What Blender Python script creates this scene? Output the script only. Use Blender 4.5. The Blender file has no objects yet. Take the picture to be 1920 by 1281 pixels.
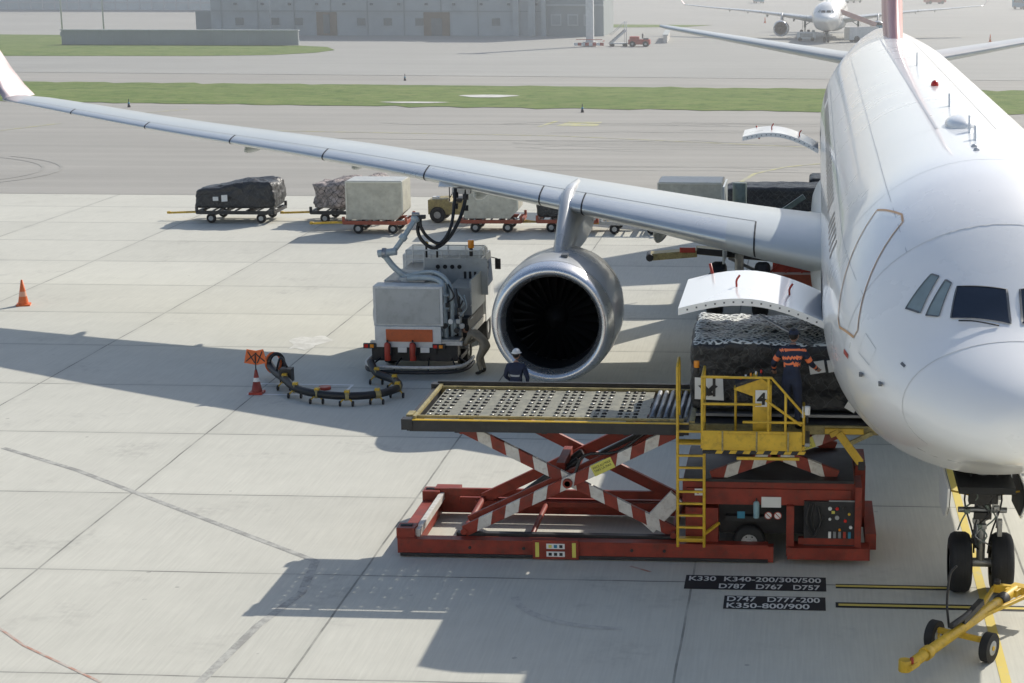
import bpy, math, random
import numpy as np
from mathutils import Vector, Matrix, noise, Euler
random.seed(7)
R=math.radians
scene=bpy.context.scene
# ---------------------------------------------------------------- materials
MATS={}
def N(nt,t,**k):
    n=nt.nodes.new(t)
    for a,b in k.items():
        if a.startswith('i_'): n.inputs[int(a[2:])].default_value=b
        else: setattr(n,a,b)
    return n
def mix(nt,fac,a,b,mode='MIX'):
    n=nt.nodes.new('ShaderNodeMix');n.data_type='RGBA';n.blend_type=mode
    for i,v in ((0,fac),(6,a),(7,b)):
        if isinstance(v,bpy.types.NodeSocket): nt.links.new(v,n.inputs[i])
        elif i==0: n.inputs[0].default_value=v
        else: n.inputs[i].default_value=(v[0],v[1],v[2],1)
    return n.outputs[2]
def M(nt,op,a,b=0.0,c=0.0):
    n=nt.nodes.new('ShaderNodeMath');n.operation=op
    for i,v in enumerate((a,b,c)):
        if isinstance(v,bpy.types.NodeSocket): nt.links.new(v,n.inputs[i])
        else: n.inputs[i].default_value=v
    return n.outputs[0]
def base(name):
    m=bpy.data.materials.new(name);m.use_nodes=True;nt=m.node_tree
    return m,nt,nt.nodes['Principled BSDF']
def noisetex(nt,vec,scale,detail=4,rough=.55):
    n=N(nt,'ShaderNodeTexNoise');n.inputs['Scale'].default_value=scale;n.inputs['Detail'].default_value=detail;n.inputs['Roughness'].default_value=rough
    nt.links.new(vec,n.inputs['Vector']);return n.outputs['Fac']
def ramp(nt,v,a,b):
    n=nt.nodes.new('ShaderNodeMapRange');nt.links.new(v,n.inputs[0]);n.inputs[1].default_value=a;n.inputs[2].default_value=b;n.clamp=True
    return n.outputs[0]
def mat(name,col,rough=.5,metal=0,var=.1,vs=2.5,bump=0,bs=25,coat=0,dirt=0,dcol=(.05,.045,.04),spec=.5):
    if name in MATS: return MATS[name]
    m,nt,b=base(name)
    tc=N(nt,'ShaderNodeTexCoord').outputs['Object']
    f=noisetex(nt,tc,vs,5)
    c=mix(nt,ramp(nt,f,.3,.7),[x*(1-var) for x in col],[min(1,x*(1+var)) for x in col])
    if dirt>0:
        f2=noisetex(nt,tc,vs*2.7,8,.7)
        c=mix(nt,M(nt,'MULTIPLY',ramp(nt,f2,.5,.72),dirt),c,dcol)
    nt.links.new(c,b.inputs['Base Color'])
    r=M(nt,'MULTIPLY_ADD',f,.25,rough-.12);nt.links.new(r,b.inputs['Roughness'])
    b.inputs['Metallic'].default_value=metal;b.inputs['Coat Weight'].default_value=coat;b.inputs['Coat Roughness'].default_value=.06
    b.inputs['Specular IOR Level'].default_value=spec
    if bump:
        bp=N(nt,'ShaderNodeBump');bp.inputs['Strength'].default_value=bump;bp.inputs['Distance'].default_value=.02
        nt.links.new(noisetex(nt,tc,bs,5),bp.inputs['Height']);nt.links.new(bp.outputs[0],b.inputs['Normal'])
    MATS[name]=m;return m
def netmat(name,col,netcol,k=.18,w=.02,rough=.35,bump=.6,var=.3):
    m,nt,b=base(name)
    tcn=N(nt,'ShaderNodeTexCoord');uv=tcn.outputs['UV'];ob=tcn.outputs['Object']
    wn=N(nt,'ShaderNodeTexNoise');wn.inputs['Scale'].default_value=3;nt.links.new(ob,wn.inputs['Vector'])
    wv=N(nt,'ShaderNodeVectorMath',operation='MULTIPLY_ADD');nt.links.new(wn.outputs['Color'],wv.inputs[0]);wv.inputs[1].default_value=(.34,.34,0);nt.links.new(uv,wv.inputs[2])
    sp=N(nt,'ShaderNodeSeparateXYZ');nt.links.new(wv.outputs[0],sp.inputs[0])
    u,v=sp.outputs[0],sp.outputs[1]
    a=M(nt,'PINGPONG',M(nt,'ADD',u,v),k);c=M(nt,'PINGPONG',M(nt,'SUBTRACT',u,v),k)
    l=M(nt,'LESS_THAN',M(nt,'MINIMUM',a,c),w)
    f=noisetex(nt,ob,4,6)
    bc=mix(nt,ramp(nt,f,.35,.65),[x*(1-var) for x in col],[x*(1+var) for x in col])
    nt.links.new(mix(nt,l,bc,netcol),b.inputs['Base Color'])
    b.inputs['Roughness'].default_value=rough
    bp=N(nt,'ShaderNodeBump');bp.inputs['Strength'].default_value=bump;bp.inputs['Distance'].default_value=.05
    h=M(nt,'ADD',noisetex(nt,ob,7,5),M(nt,'MULTIPLY',l,.25))
    nt.links.new(h,bp.inputs['Height']);nt.links.new(bp.outputs[0],b.inputs['Normal'])
    MATS[name]=m;return m

WHITE=mat('aircraft_white_paint',(.90,.90,.885),.3,0,.012,.6,coat=.5)
WINGG=mat('wing_grey_paint',(.52,.55,.545),.36,0,.06,.5,coat=.15,dirt=.1,dcol=(.4,.41,.4))
SLAT=mat('slat_metal',(.60,.62,.62),.3,.5,.05,.5)
NAC=mat('nacelle_grey',(.50,.51,.51),.3,.15,.05,.8,coat=.3)
LIP=mat('inlet_lip_metal',(.72,.73,.74),.26,.85,.03,1)
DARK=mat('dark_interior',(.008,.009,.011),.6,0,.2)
FANB=mat('fan_blade_metal',(.008,.009,.010),.5,.4,.2)
GLASS=mat('cockpit_glass',(.012,.018,.03),.08,0,.2,spec=.9)
GLASSL=mat('side_window_glass',(.25,.31,.31),.12,0,.15,spec=.9)  # Reflection put into the colour, so far paler than the front panes
SEAM=mat('panel_seam',(.55,.56,.57),.5,0,.05)
SEAMD=mat('panel_seam_dark',(.12,.13,.14),.5,0,.05)
ORLINE=mat('door_outline_orange',(.64,.38,.20),.5)
CWIN=mat('cabin_window',(.22,.17,.15),.3)
TAILRED=mat('tail_red_paint',(.70,.36,.33),.35,0,.12,.4,coat=.3)
PRIMER=mat('primer_green_metal',(.16,.20,.18),.5,.2,.2,dirt=.4)
RUB=mat('rubber',(.018,.018,.019),.75,0,.3,6,bump=.3,bs=40)
HUB=mat('wheel_hub',(.42,.43,.43),.45,.4,.2,dirt=.5)
STEEL=mat('steel',(.32,.33,.34),.4,.7,.2,dirt=.3)
BLACK=mat('black_paint',(.022,.022,.024),.5,0,.3,dirt=.2,dcol=(.09,.08,.07))
RED=mat('loader_red_paint',(.25,.034,.018),.5,0,.28,3,bump=.15,dirt=.6,dcol=(.09,.04,.028))
REDB=mat('red_paint',(.42,.05,.03),.45,0,.15,3,dirt=.2)
SWHITE=mat('worn_white_paint',(.62,.60,.56),.55,0,.12,4,dirt=.55,dcol=(.28,.22,.18))
YEL=mat('yellow_paint',(.66,.42,.035),.45,0,.15,3,dirt=.45,dcol=(.14,.09,.03))
YELD=mat('dirty_yellow_paint',(.34,.28,.12),.55,0,.3,5,dirt=.75)
LABW=mat('label_white',(.75,.75,.73),.5,0,.04)
LABY=mat('label_yellow',(.65,.60,.12),.5,0,.06)
LABB=mat('label_blue',(.04,.22,.33),.5)
DECK=mat('deck_plate',(.26,.25,.19),.55,.3,.25,5,dirt=.55)
ROLL=mat('roller_steel',(.34,.34,.32),.4,.5,.2,5,dirt=.4)
ORANGE=mat('safety_orange',(.75,.16,.04),.5,0,.1,3,dirt=.25)
HVORANGE=mat('hivis_orange',(.9,.22,.08),.6)
TGREY=mat('truck_grey_paint',(.42,.44,.44),.42,.1,.1,1.5,dirt=.25)
TWHITE=mat('truck_white_paint',(.66,.67,.66),.4,0,.08,2,dirt=.3,dcol=(.2,.19,.17))
PIPE=mat('pipe_grey_paint',(.40,.46,.48),.42,.1,.1,3,dirt=.25)
HOSE=mat('black_hose',(.015,.015,.016),.45)
AMBER=mat('amber_lens',(.8,.28,.02),.2)
REDL=mat('red_lens',(.6,.03,.02),.2)
SILV=mat('container_aluminium',(.52,.51,.43),.5,.2,.16,3,bump=.4,bs=8,dirt=.5,dcol=(.34,.30,.22))
CRED=mat('dolly_red',(.36,.08,.04),.5,0,.2,dirt=.4)
SKIN=mat('skin',(.36,.20,.14),.55)
NAVY=mat('navy_cloth',(.018,.026,.055),.8,0,.25,8,bump=.5,bs=18)
KHAKI=mat('khaki_cloth',(.27,.23,.17),.85,0,.2,8,bump=.5,bs=18)
BOOT=mat('boot_leather',(.02,.018,.016),.6)
REFL=mat('reflective_band',(.38,.40,.40),.4)
HAIR=mat('hair',(.012,.01,.009),.7)
HELM=mat('helmet_white',(.72,.73,.72),.3)
CONC=mat('building_concrete',(.44,.475,.475),.85,0,.12,.15,dirt=.4,dcol=(.27,.29,.29))  # Lightened, with distance haze put into the colour
CONCD=mat('building_concrete_dark',(.31,.345,.345),.85,0,.12,.2)  # Darker concrete, likewise lightened to hold haze in its colour
WINB=mat('building_window',(.14,.17,.18),.2)
DOORB=mat('door_brown',(.22,.17,.12),.6)
POLEW=mat('pole_white',(.6,.62,.62),.5)
FARG=mat('far_terminal_glass',(.55,.62,.62),.4,0,.15,.05)  # Pale glass: far-off haze painted in as colour
NETB=netmat('netted_black_wrap',(.022,.023,.026),(.055,.06,.06),.14,.010,.38,1.0)
NETW=netmat('netted_cargo_sunlit_top',(.09,.10,.10),(.85,.87,.83),.085,.034,.45,.9)  # Pale net over wrap; sunlight on the top is put into the colour
NETM=netmat('netted_mixed_boxes',(.38,.32,.29),(.07,.06,.06),.13,.014,.6,.9,.4)

# ---------------------------------------------------------------- mesh builder
class MB:
    def __init__(s): s.v=[];s.f=[];s.m=[];s.s=[];s.u=[];s.mats=[]
    def mi(s,m):
        if m not in s.mats: s.mats.append(m)
        return s.mats.index(m)
    def add(s,vs,fs,m,smooth=False,uvs=None):
        o=len(s.v);s.v+= [tuple(v) for v in vs];k=s.mi(m)
        for j,f in enumerate(fs):
            s.f.append([o+i for i in f]);s.m.append(k);s.s.append(smooth);s.u.append(uvs[j] if uvs else None)
    def box(s,c,d,m,rot=None):
        x,y,z=[q/2 for q in d]
        P=[Vector((a*x,b*y,e*z)) for a in(-1,1) for b in(-1,1) for e in(-1,1)]
        if rot is not None:
            r=Euler(rot).to_matrix() if not isinstance(rot,Matrix) else rot
            P=[r@q for q in P]
        C=Vector(c);P=[q+C for q in P]
        s.add(P,[(0,1,3,2),(4,6,7,5),(0,4,5,1),(2,3,7,6),(0,2,6,4),(1,5,7,3)],m)
    def frame(s,a,b,up=(0,0,1)):
        a=Vector(a);b=Vector(b);d=(b-a).normalized();u=Vector(up)
        if abs(d.dot(u))>.98:u=Vector((0,1,0))
        x=d.cross(u).normalized();z=x.cross(d).normalized()
        return a,b,d,x,z
    def beam(s,a,b,w,h,m,up=(0,0,1)):
        a,b,d,x,z=s.frame(a,b,up)
        P=[p+x*i*w/2+z*j*h/2 for p in(a,b) for i,j in((-1,-1),(1,-1),(1,1),(-1,1))]
        s.add(P,[(3,2,1,0),(4,5,6,7),(0,1,5,4),(1,2,6,5),(2,3,7,6),(3,0,4,7)],m)
    def striped(s,a,b,w,h,ms,n,slant,up=(0,0,1)):
        a,b,d,x,z=s.frame(a,b,up);L=(b-a).length
        def sec(t,ends):
            o=[]
            for i,j in((-1,-1),(1,-1),(1,1),(-1,1)):
                tt=min(max(t*L+(slant*j*h/2),0),L) if not ends else t*L
                o.append(a+d*tt+x*i*w/2+z*j*h/2)
            return o
        for k in range(n):
            P=sec(k/n,k==0)+sec((k+1)/n,k==n-1)
            fs=[(0,1,5,4),(1,2,6,5),(2,3,7,6),(3,0,4,7)]
            if k==0: fs.append((3,2,1,0))
            if k==n-1: fs.append((4,5,6,7))
            s.add(P,fs,ms[k%len(ms)])
    def cyl(s,a,b,r,m,n=14,r2=None,caps=True,smooth=True,mcap=None):
        a,b,d,x,z=s.frame(a,b);r2=r if r2 is None else r2
        P=[];
        for p,q in((a,r),(b,r2)):
            for i in range(n):
                t=2*math.pi*i/n;P.append(p+x*math.cos(t)*q+z*math.sin(t)*q)
        s.add(P,[(i,(i+1)%n,n+(i+1)%n,n+i) for i in range(n)],m,smooth)
        if caps:
            o=len(s.v)-2*n;k=s.mi(mcap or m)
            s.f.append([o+i for i in range(n-1,-1,-1)]);s.m.append(k);s.s.append(False);s.u.append(None)
            s.f.append([o+n+i for i in range(n)]);s.m.append(k);s.s.append(False);s.u.append(None)
    def tube(s,pts,r,m,n=8,sub=4,rs=None):
        pts=[Vector(p) for p in pts]
        if sub>1 and len(pts)>2:
            q=[];rr=[]
            E=[2*pts[0]-pts[1]]+pts+[2*pts[-1]-pts[-2]]
            for i in range(1,len(E)-2):
                for k in range(sub):
                    t=k/sub;p0,p1,p2,p3=E[i-1:i+3]
                    q.append(.5*((2*p1)+(p2-p0)*t+(2*p0-5*p1+4*p2-p3)*t*t+(3*p1-p0-3*p2+p3)*t**3))
                    if rs: rr.append(rs[i-1]*(1-t)+rs[i]*t)
            q.append(pts[-1]); 
            if rs: rr.append(rs[-1]);rs=rr
            pts=q
        V=[];up=None
        for i,p in enumerate(pts):
            d=(pts[min(i+1,len(pts)-1)]-pts[max(i-1,0)]).normalized()
            if up is None:
                up=Vector((0,0,1)) if abs(d.z)<.9 else Vector((0,1,0))
            x=d.cross(up).normalized();up=x.cross(d).normalized()
            q=rs[i] if rs else r
            for k in range(n):
                t=2*math.pi*k/n;V.append(p+x*math.cos(t)*q+up*math.sin(t)*q)
        F=[(i*n+k,i*n+(k+1)%n,(i+1)*n+(k+1)%n,(i+1)*n+k) for i in range(len(pts)-1) for k in range(n)]
        F+=[tuple(range(n-1,-1,-1)),tuple((len(pts)-1)*n+k for k in range(n))]
        s.add(V,F,m,True)
    def lathe(s,prof,o,m,n=48,axis='Y',ms=None):
        V=[]
        for a,r in prof:
            for k in range(n):
                t=2*math.pi*k/n;c,q=math.cos(t)*r,math.sin(t)*r
                if axis=='Y':V.append((o[0]+c,o[1]+a,o[2]+q))
                elif axis=='Z':V.append((o[0]+c,o[1]+q,o[2]+a))
                else:V.append((o[0]+a,o[1]+c,o[2]+q))
        base=len(s.v);s.v+=V
        for i in range(len(prof)-1):
            k0=s.mi(ms[i] if ms else m)
            for k in range(n):
                s.f.append([base+i*n+k,base+i*n+(k+1)%n,base+(i+1)*n+(k+1)%n,base+(i+1)*n+k]);s.m.append(k0);s.s.append(True);s.u.append(None)
    def ell(s,c,r,m,n=14,rot=None,half=False):
        V=[];F=[];h=n//2
        for i in range(h+1):
            a=math.pi*i/h*(0.5 if half else 1)
            for k in range(n):
                t=2*math.pi*k/n
                q=Vector((math.sin(a)*math.cos(t)*r[0],math.sin(a)*math.sin(t)*r[1],math.cos(a)*r[2]))
                if rot: q=Euler(rot).to_matrix()@q
                V.append(q+Vector(c))
        for i in range(h):
            for k in range(n):F.append((i*n+k,(i+1)*n+k,(i+1)*n+(k+1)%n,i*n+(k+1)%n))
        s.add(V,F,m,True)
    def quad(s,P,m): s.add(P,[tuple(range(len(P)))],m)
    def prism(s,poly,t,m,axis='X',c=0):
        n=len(poly);V=[]
        for sg in(-1,1):
            for a,b in poly:
                V.append((c+sg*t/2,a,b) if axis=='X' else ((a,c+sg*t/2,b) if axis=='Y' else (a,b,c+sg*t/2)))
        s.add(V,[tuple(range(n)),tuple(range(2*n-1,n-1,-1))]+[(i,n+i,n+(i+1)%n,(i+1)%n) for i in range(n)],m)
    def build(s,name,parent=None,loc=(0,0,0),rot=(0,0,0),bevel=0,scale=1,fixn=True):
        me=bpy.data.meshes.new(name);me.from_pydata(s.v,[],s.f)
        for m in s.mats: me.materials.append(m)
        for i,p in enumerate(me.polygons):
            p.material_index=s.m[i];p.use_smooth=s.s[i]
        if any(u for u in s.u):
            ul=me.uv_layers.new(name='UVMap')
            for i,p in enumerate(me.polygons):
                if s.u[i]:
                    for j,li in enumerate(p.loop_indices): ul.data[li].uv=s.u[i][j]
        me.update()
        if fixn:
            import bmesh
            bm=bmesh.new();bm.from_mesh(me);bmesh.ops.recalc_face_normals(bm,faces=bm.faces);bm.to_mesh(me);bm.free()
        ob=bpy.data.objects.new(name,me);scene.collection.objects.link(ob)
        ob.location=loc;ob.rotation_euler=rot;ob.scale=(scale,)*3
        if parent: ob.parent=parent
        if bevel:
            b=ob.modifiers.new('bevel','BEVEL');b.width=bevel;b.segments=2;b.limit_method='ANGLE';b.angle_limit=R(50);b.use_clamp_overlap=True
        return ob
def empty(name,loc=(0,0,0),rot=(0,0,0),scale=1):
    e=bpy.data.objects.new(name,None);scene.collection.objects.link(e);e.location=loc;e.rotation_euler=rot;e.scale=(scale,)*3;e.empty_display_size=.3;return e
def text(body,name,parent,loc,size,m,rot=(0,0,0),sx=1,sy=1,align='LEFT',ext=0,bold=0):
    c=bpy.data.curves.new(name,'FONT');c.body=body;c.size=size;c.align_x=align;c.extrude=ext;c.offset=bold
    o=bpy.data.objects.new(name,c);scene.collection.objects.link(o)
    dg=bpy.context.evaluated_depsgraph_get();dg.update()
    me=bpy.data.meshes.new_from_object(o.evaluated_get(dg));bpy.data.objects.remove(o)
    me.materials.clear();me.materials.append(m)
    ob=bpy.data.objects.new(name,me);scene.collection.objects.link(ob)
    ob.location=loc;ob.rotation_euler=rot;ob.scale=(sx,sy,1)
    if parent: ob.parent=parent
    return ob
def pchip(xs,ys):
    xs=np.array(xs,float);ys=np.array(ys,float);h=np.diff(xs);dl=np.diff(ys)/h
    m=np.zeros(len(xs))
    for i in range(1,len(xs)-1):
        m[i]=0 if dl[i-1]*dl[i]<=0 else 2*dl[i-1]*dl[i]/(dl[i-1]+dl[i])
    m[0]=dl[0];m[-1]=dl[-1]
    def fn(x):
        i=int(min(max(np.searchsorted(xs,x)-1,0),len(xs)-2));t=(x-xs[i])/h[i]
        return float((2*t**3-3*t**2+1)*ys[i]+(t**3-2*t*t+t)*h[i]*m[i]+(3*t*t-2*t**3)*ys[i+1]+(t**3-t*t)*h[i]*m[i+1])
    return fn

# ---------------------------------------------------------------- world, sun, camera
w=bpy.data.worlds.new("World");scene.world=w;w.use_nodes=True
nt=w.node_tree;bg=nt.nodes['Background'];sk=nt.nodes.new('ShaderNodeTexSky');sk.sky_type='NISHITA';sk.sun_disc=False
SUN=Vector((.80,1.22,1.0)).normalized()
sk.sun_elevation=math.asin(SUN.z);sk.sun_rotation=math.atan2(SUN.x,SUN.y)
sk.air_density=1.0;sk.dust_density=1.2;sk.ozone_density=1.0
nt.links.new(sk.outputs[0],bg.inputs[0]);bg.inputs[1].default_value=.135
sl=bpy.data.lights.new('sun','SUN');sl.energy=5.0;sl.angle=R(.5);sl.color=(1,.945,.85)
so=bpy.data.objects.new('sun',sl);scene.collection.objects.link(so);so.rotation_euler=(-SUN).to_track_quat('-Z','Y').to_euler();so.location=(20,40,60)
cd=bpy.data.cameras.new('camera');cam=bpy.data.objects.new('camera',cd);scene.collection.objects.link(cam);scene.camera=cam
cd.sensor_width=36;cd.lens=63.75;cd.shift_x=-340/1920;cd.clip_start=.3;cd.clip_end=6000
cam.location=(0,0,10.9);cam.rotation_euler=(R(90-12.037),0,R(3.375))
scene.view_settings.view_transform='Standard';scene.view_settings.look='None';scene.view_settings.exposure=0
b=bpy.data.materials.new('haze_volume');b.use_nodes=True;nt=b.node_tree;nt.nodes.remove(nt.nodes['Principled BSDF'])
vs=nt.nodes.new('ShaderNodeVolumeScatter');vs.inputs['Density'].default_value=.0013;vs.inputs['Color'].default_value=(.97,.985,1,1);vs.inputs['Anisotropy'].default_value=.4
nt.links.new(vs.outputs[0],nt.nodes['Material Output'].inputs['Volume']);HAZE=b

# ---------------------------------------------------------------- ground
def ground_mat():
    m,nt,b=base('apron_concrete')
    pos=N(nt,'ShaderNodeNewGeometry').outputs['Position']
    sp=N(nt,'ShaderNodeSeparateXYZ');nt.links.new(pos,sp.inputs[0]);x,y=sp.outputs[0],sp.outputs[1]
    xs=M(nt,'ADD',x,5.95-.2+6*40);ys=M(nt,'ADD',y,-30.6+4.75*60)
    n0=noisetex(nt,pos,.35,2)
    dx=M(nt,'PINGPONG',M(nt,'MULTIPLY_ADD',n0,.06,xs),2.975);dy=M(nt,'PINGPONG',M(nt,'MULTIPLY_ADD',n0,.06,ys),2.375)
    jx=M(nt,'LESS_THAN',dx,.020);jy=M(nt,'LESS_THAN',dy,.024);j=M(nt,'MAXIMUM',jx,jy)
    jn=noisetex(nt,pos,.8,4);jf=M(nt,'MULTIPLY',j,ramp(nt,jn,.2,.6))
    halo=M(nt,'MULTIPLY',ramp(nt,M(nt,'MINIMUM',dx,dy),.25,.0),.10)
    cb=N(nt,'ShaderNodeCombineXYZ');nt.links.new(M(nt,'FLOOR',M(nt,'DIVIDE',xs,5.95)),cb.inputs[0]);nt.links.new(M(nt,'FLOOR',M(nt,'DIVIDE',ys,4.75)),cb.inputs[1])
    wn=N(nt,'ShaderNodeTexWhiteNoise');wn.noise_dimensions='3D';nt.links.new(cb.outputs[0],wn.inputs[0])
    tone=M(nt,'MULTIPLY_ADD',wn.outputs[0],.10,.0)
    n1=noisetex(nt,pos,.12,6,.6);n2=noisetex(nt,pos,1.4,7,.65)
    mp=N(nt,'ShaderNodeMapping');mp.inputs['Scale'].default_value=(14,.5,1);nt.links.new(pos,mp.inputs[0]);n3=noisetex(nt,mp.outputs[0],1.5,4,.6)
    v=M(nt,'ADD',M(nt,'MULTIPLY_ADD',n1,.24,.80),M(nt,'MULTIPLY_ADD',n2,.16,-.08))
    v=M(nt,'ADD',v,M(nt,'MULTIPLY_ADD',n3,.26,-.13));v=M(nt,'ADD',v,tone)
    vm=N(nt,'ShaderNodeCombineXYZ');[nt.links.new(v,vm.inputs[i]) for i in range(3)]
    col=mix(nt,1,(.585,.575,.505),vm.outputs[0],'MULTIPLY')
    st=noisetex(nt,pos,.45,5,.6);st2=noisetex(nt,pos,5,3)
    stf=M(nt,'MULTIPLY',ramp(nt,st,.58,.74),M(nt,'MULTIPLY',ramp(nt,st2,.4,.65),.4))
    col=mix(nt,stf,col,(.20,.19,.18))
    sp2=N(nt,'ShaderNodeTexVoronoi');sp2.inputs['Scale'].default_value=1.3;nt.links.new(pos,sp2.inputs['Vector'])
    spot=M(nt,'MULTIPLY',M(nt,'LESS_THAN',sp2.outputs['Distance'],.06),M(nt,'MULTIPLY',ramp(nt,n2,.5,.6),.45))
    col=mix(nt,spot,col,(.17,.165,.155))
    col=mix(nt,halo,col,(.22,.22,.20))
    col=mix(nt,M(nt,'MULTIPLY',jf,.75),col,(.12,.12,.11))
    nt.links.new(col,b.inputs['Base Color']);b.inputs['Roughness'].default_value=.85;b.inputs['Specular IOR Level'].default_value=.25
    bp=N(nt,'ShaderNodeBump');bp.inputs['Strength'].default_value=.25;bp.inputs['Distance'].default_value=.01
    nt.links.new(M(nt,'SUBTRACT',n3,jf),bp.inputs['Height']);nt.links.new(bp.outputs[0],b.inputs['Normal'])
    return m
def asphalt_mat(name,col,k=1):
    m,nt,b=base(name)
    pos=N(nt,'ShaderNodeNewGeometry').outputs['Position']
    n1=noisetex(nt,pos,.05,6,.6)
    mp=N(nt,'ShaderNodeMapping');mp.inputs['Scale'].default_value=(.02,.5,1);nt.links.new(pos,mp.inputs[0]);n2=noisetex(nt,mp.outputs[0],1,6,.65)
    n3=noisetex(nt,pos,2.5,5,.7)
    v=M(nt,'ADD',M(nt,'MULTIPLY_ADD',n1,.35*k,.72),M(nt,'ADD',M(nt,'MULTIPLY_ADD',n2,.5*k,-.2),M(nt,'MULTIPLY_ADD',n3,.1,-.05)))
    vm=N(nt,'ShaderNodeCombineXYZ');[nt.links.new(v,vm.inputs[i]) for i in range(3)]
    c=mix(nt,1,col,vm.outputs[0],'MULTIPLY')
    nt.links.new(c,b.inputs['Base Color']);b.inputs['Roughness'].default_value=.85;b.inputs['Specular IOR Level'].default_value=.3
    return m
def grass_mat():
    m,nt,b=base('grass')
    pos=N(nt,'ShaderNodeNewGeometry').outputs['Position']
    mp=N(nt,'ShaderNodeMapping');mp.inputs['Scale'].default_value=(.35,1,1);nt.links.new(pos,mp.inputs[0])
    a=noisetex(nt,mp.outputs[0],.25,7,.7);c=noisetex(nt,mp.outputs[0],1.6,6,.75)
    col=mix(nt,ramp(nt,a,.35,.65),(.125,.205,.05),(.20,.27,.08))
    col=mix(nt,ramp(nt,c,.45,.72),col,(.29,.29,.13))
    col=mix(nt,M(nt,'MULTIPLY',ramp(nt,noisetex(nt,pos,.5,8,.8),.50,.66),.75),col,(.06,.125,.03))
    nt.links.new(col,b.inputs['Base Color']);b.inputs['Roughness'].default_value=.95;b.inputs['Specular IOR Level'].default_value=.1
    bp=N(nt,'ShaderNodeBump');bp.inputs['Strength'].default_value=1;bp.inputs['Distance'].default_value=.2
    nt.links.new(c,bp.inputs['Height']);nt.links.new(bp.outputs[0],b.inputs['Normal'])
    return m
def worn(name,col,cut=.5,sc=3,alpha=True,bg=(.4,.4,.37)):
    m,nt,b=base(name)
    pos=N(nt,'ShaderNodeNewGeometry').outputs['Position']
    n=noisetex(nt,pos,sc,8,.75)
    nt.links.new(mix(nt,ramp(nt,n,cut-.06,cut+.06),col,bg),b.inputs['Base Color']);b.inputs['Roughness'].default_value=.8
    return m
CONCG=ground_mat();ASPH=asphalt_mat('taxiway_surface',(.385,.37,.335));FARC=asphalt_mat('far_apron_surface',(.47,.465,.43),.6);GR=grass_mat()  # FARC lightened so its colour carries the haze
YLINE=worn('yellow_line_paint',(.66,.52,.12),.62,2.5,bg=(.5,.46,.3));YFAINT=worn('faded_yellow_paint',(.50,.48,.22),.5,1,bg=(.40,.39,.31))
BLKP=worn('black_marking_paint',(.022,.022,.024),.66,5,bg=(.14,.14,.13));WHP=worn('white_marking_paint',(.70,.70,.66),.64,5,bg=(.4,.4,.38))
CRK=worn('crack_sealant',(.30,.295,.27),.5,2.2,bg=(.47,.465,.42));REDP=worn('faded_red_paint',(.48,.25,.18),.5,3,bg=(.5,.44,.38))
PATCH=worn('pale_patch',(.68,.67,.62),.5,1.5,bg=(.55,.54,.49))
g=MB();g.quad([(-2500,-60,0),(2500,-60,0),(2500,4000,0),(-2500,4000,0)],CONCG);g.build('ground')
def sheet(name,P,z,m):
    b=MB();b.quad([(x,y,z) for x,y in P],m);return b.build(name)
sheet('taxiway',[(-400,82.2),(300,82.2),(300,300),(-400,300)],.008,ASPH)
sheet('far_apron',[(-1200,168),(-200,178),(60,160.2),(900,110),(1200,300),(1200,3500),(-1200,3500)],.03,FARC)
def rag(P0,P1,n,amp,seed):
    o=[]
    for i in range(n+1):
        t=i/n;o.append((P0[0]*(1-t)+P1[0]*t,P0[1]*(1-t)+P1[1]*t+amp*(noise.noise(Vector((i*.7,seed,0))))))
    return o
gr=MB();P=rag((-260,153),(90,121.4),260,1.6,1)+rag((90,146.1),(-260,169.2),260,1.8,5);gr.add([(x,y,.04) for x,y in P],[(i,i+1,len(P)-2-i,len(P)-1-i) for i in range(len(P)//2-1)],GR)
gr.build('grass_strip')
gr=MB();P=[(-190,196),(-120,195.5),(-88,196.5),(-66,197.6),(-58.5,200),(-55,205),(-54.3,211),(-57,218),(-62,221.5),(-90,228),(-92,248),(-112,250),(-190,262)];gr.add([(x,y,.06) for x,y in P],[tuple(range(len(P)))],GR)
gr.build('grass_verge')
gr=MB();P=[(-33,279),(-18,282),(-14,290),(-30,292)];gr.add([(x,y,.06) for x,y in P],[tuple(range(len(P)))],GR);gr.build('grass_island')
gr=MB()
for cx,cy,rx,ry in((-24.5,142,2.2,1.4),(3.5,134,1.6,.9),(-29,135.5,2.4,.7)):
    gr.add([(cx+rx*math.cos(t)*(1+.2*math.sin(3*t)),cy+ry*math.sin(t),.07) for t in [i*.314 for i in range(20)]],[tuple(range(20))],PATCH)
gr.build('inspection_pit_slab')
def line(b,pts,wd,z,m):
    pts=[Vector((x,y,0)) for x,y in pts];L=[];Rr=[]
    for i,p in enumerate(pts):
        d=(pts[min(i+1,len(pts)-1)]-pts[max(i-1,0)]).normalized();n=Vector((-d.y,d.x,0))
        L.append(p+n*wd/2);Rr.append(p-n*wd/2)
    V=[(q.x,q.y,z) for q in L]+[(q.x,q.y,z) for q in Rr];n=len(pts)
    b.add(V,[(i,i+1,n+i+1,n+i) for i in range(n-1)],m)
b=MB();line(b,[(3.2,18),(3.45,60)],.16,.006,YLINE);b.build('centre_guide_line')
mk=empty('stop_bar_marking')
b=MB()
line(b,[(.72,30.5),(2.75,30.5)],.22,.005,BLKP);line(b,[(.72,30.5),(2.75,30.5)],.09,.009,YLINE)
line(b,[(.7,29.55),(6,29.55)],.26,.005,BLKP);line(b,[(.75,29.55),(6,29.55)],.1,.009,YLINE)
b.quad([(-1.95,30.2,.005),(.55,30.2,.005),(.55,30.93,.005),(-1.95,30.93,.005)],BLKP)
b.quad([(-1.22,29.25,.005),(.53,29.25,.005),(.53,29.9,.005),(-1.22,29.9,.005)],BLKP)
b.build('bars',mk)
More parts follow.
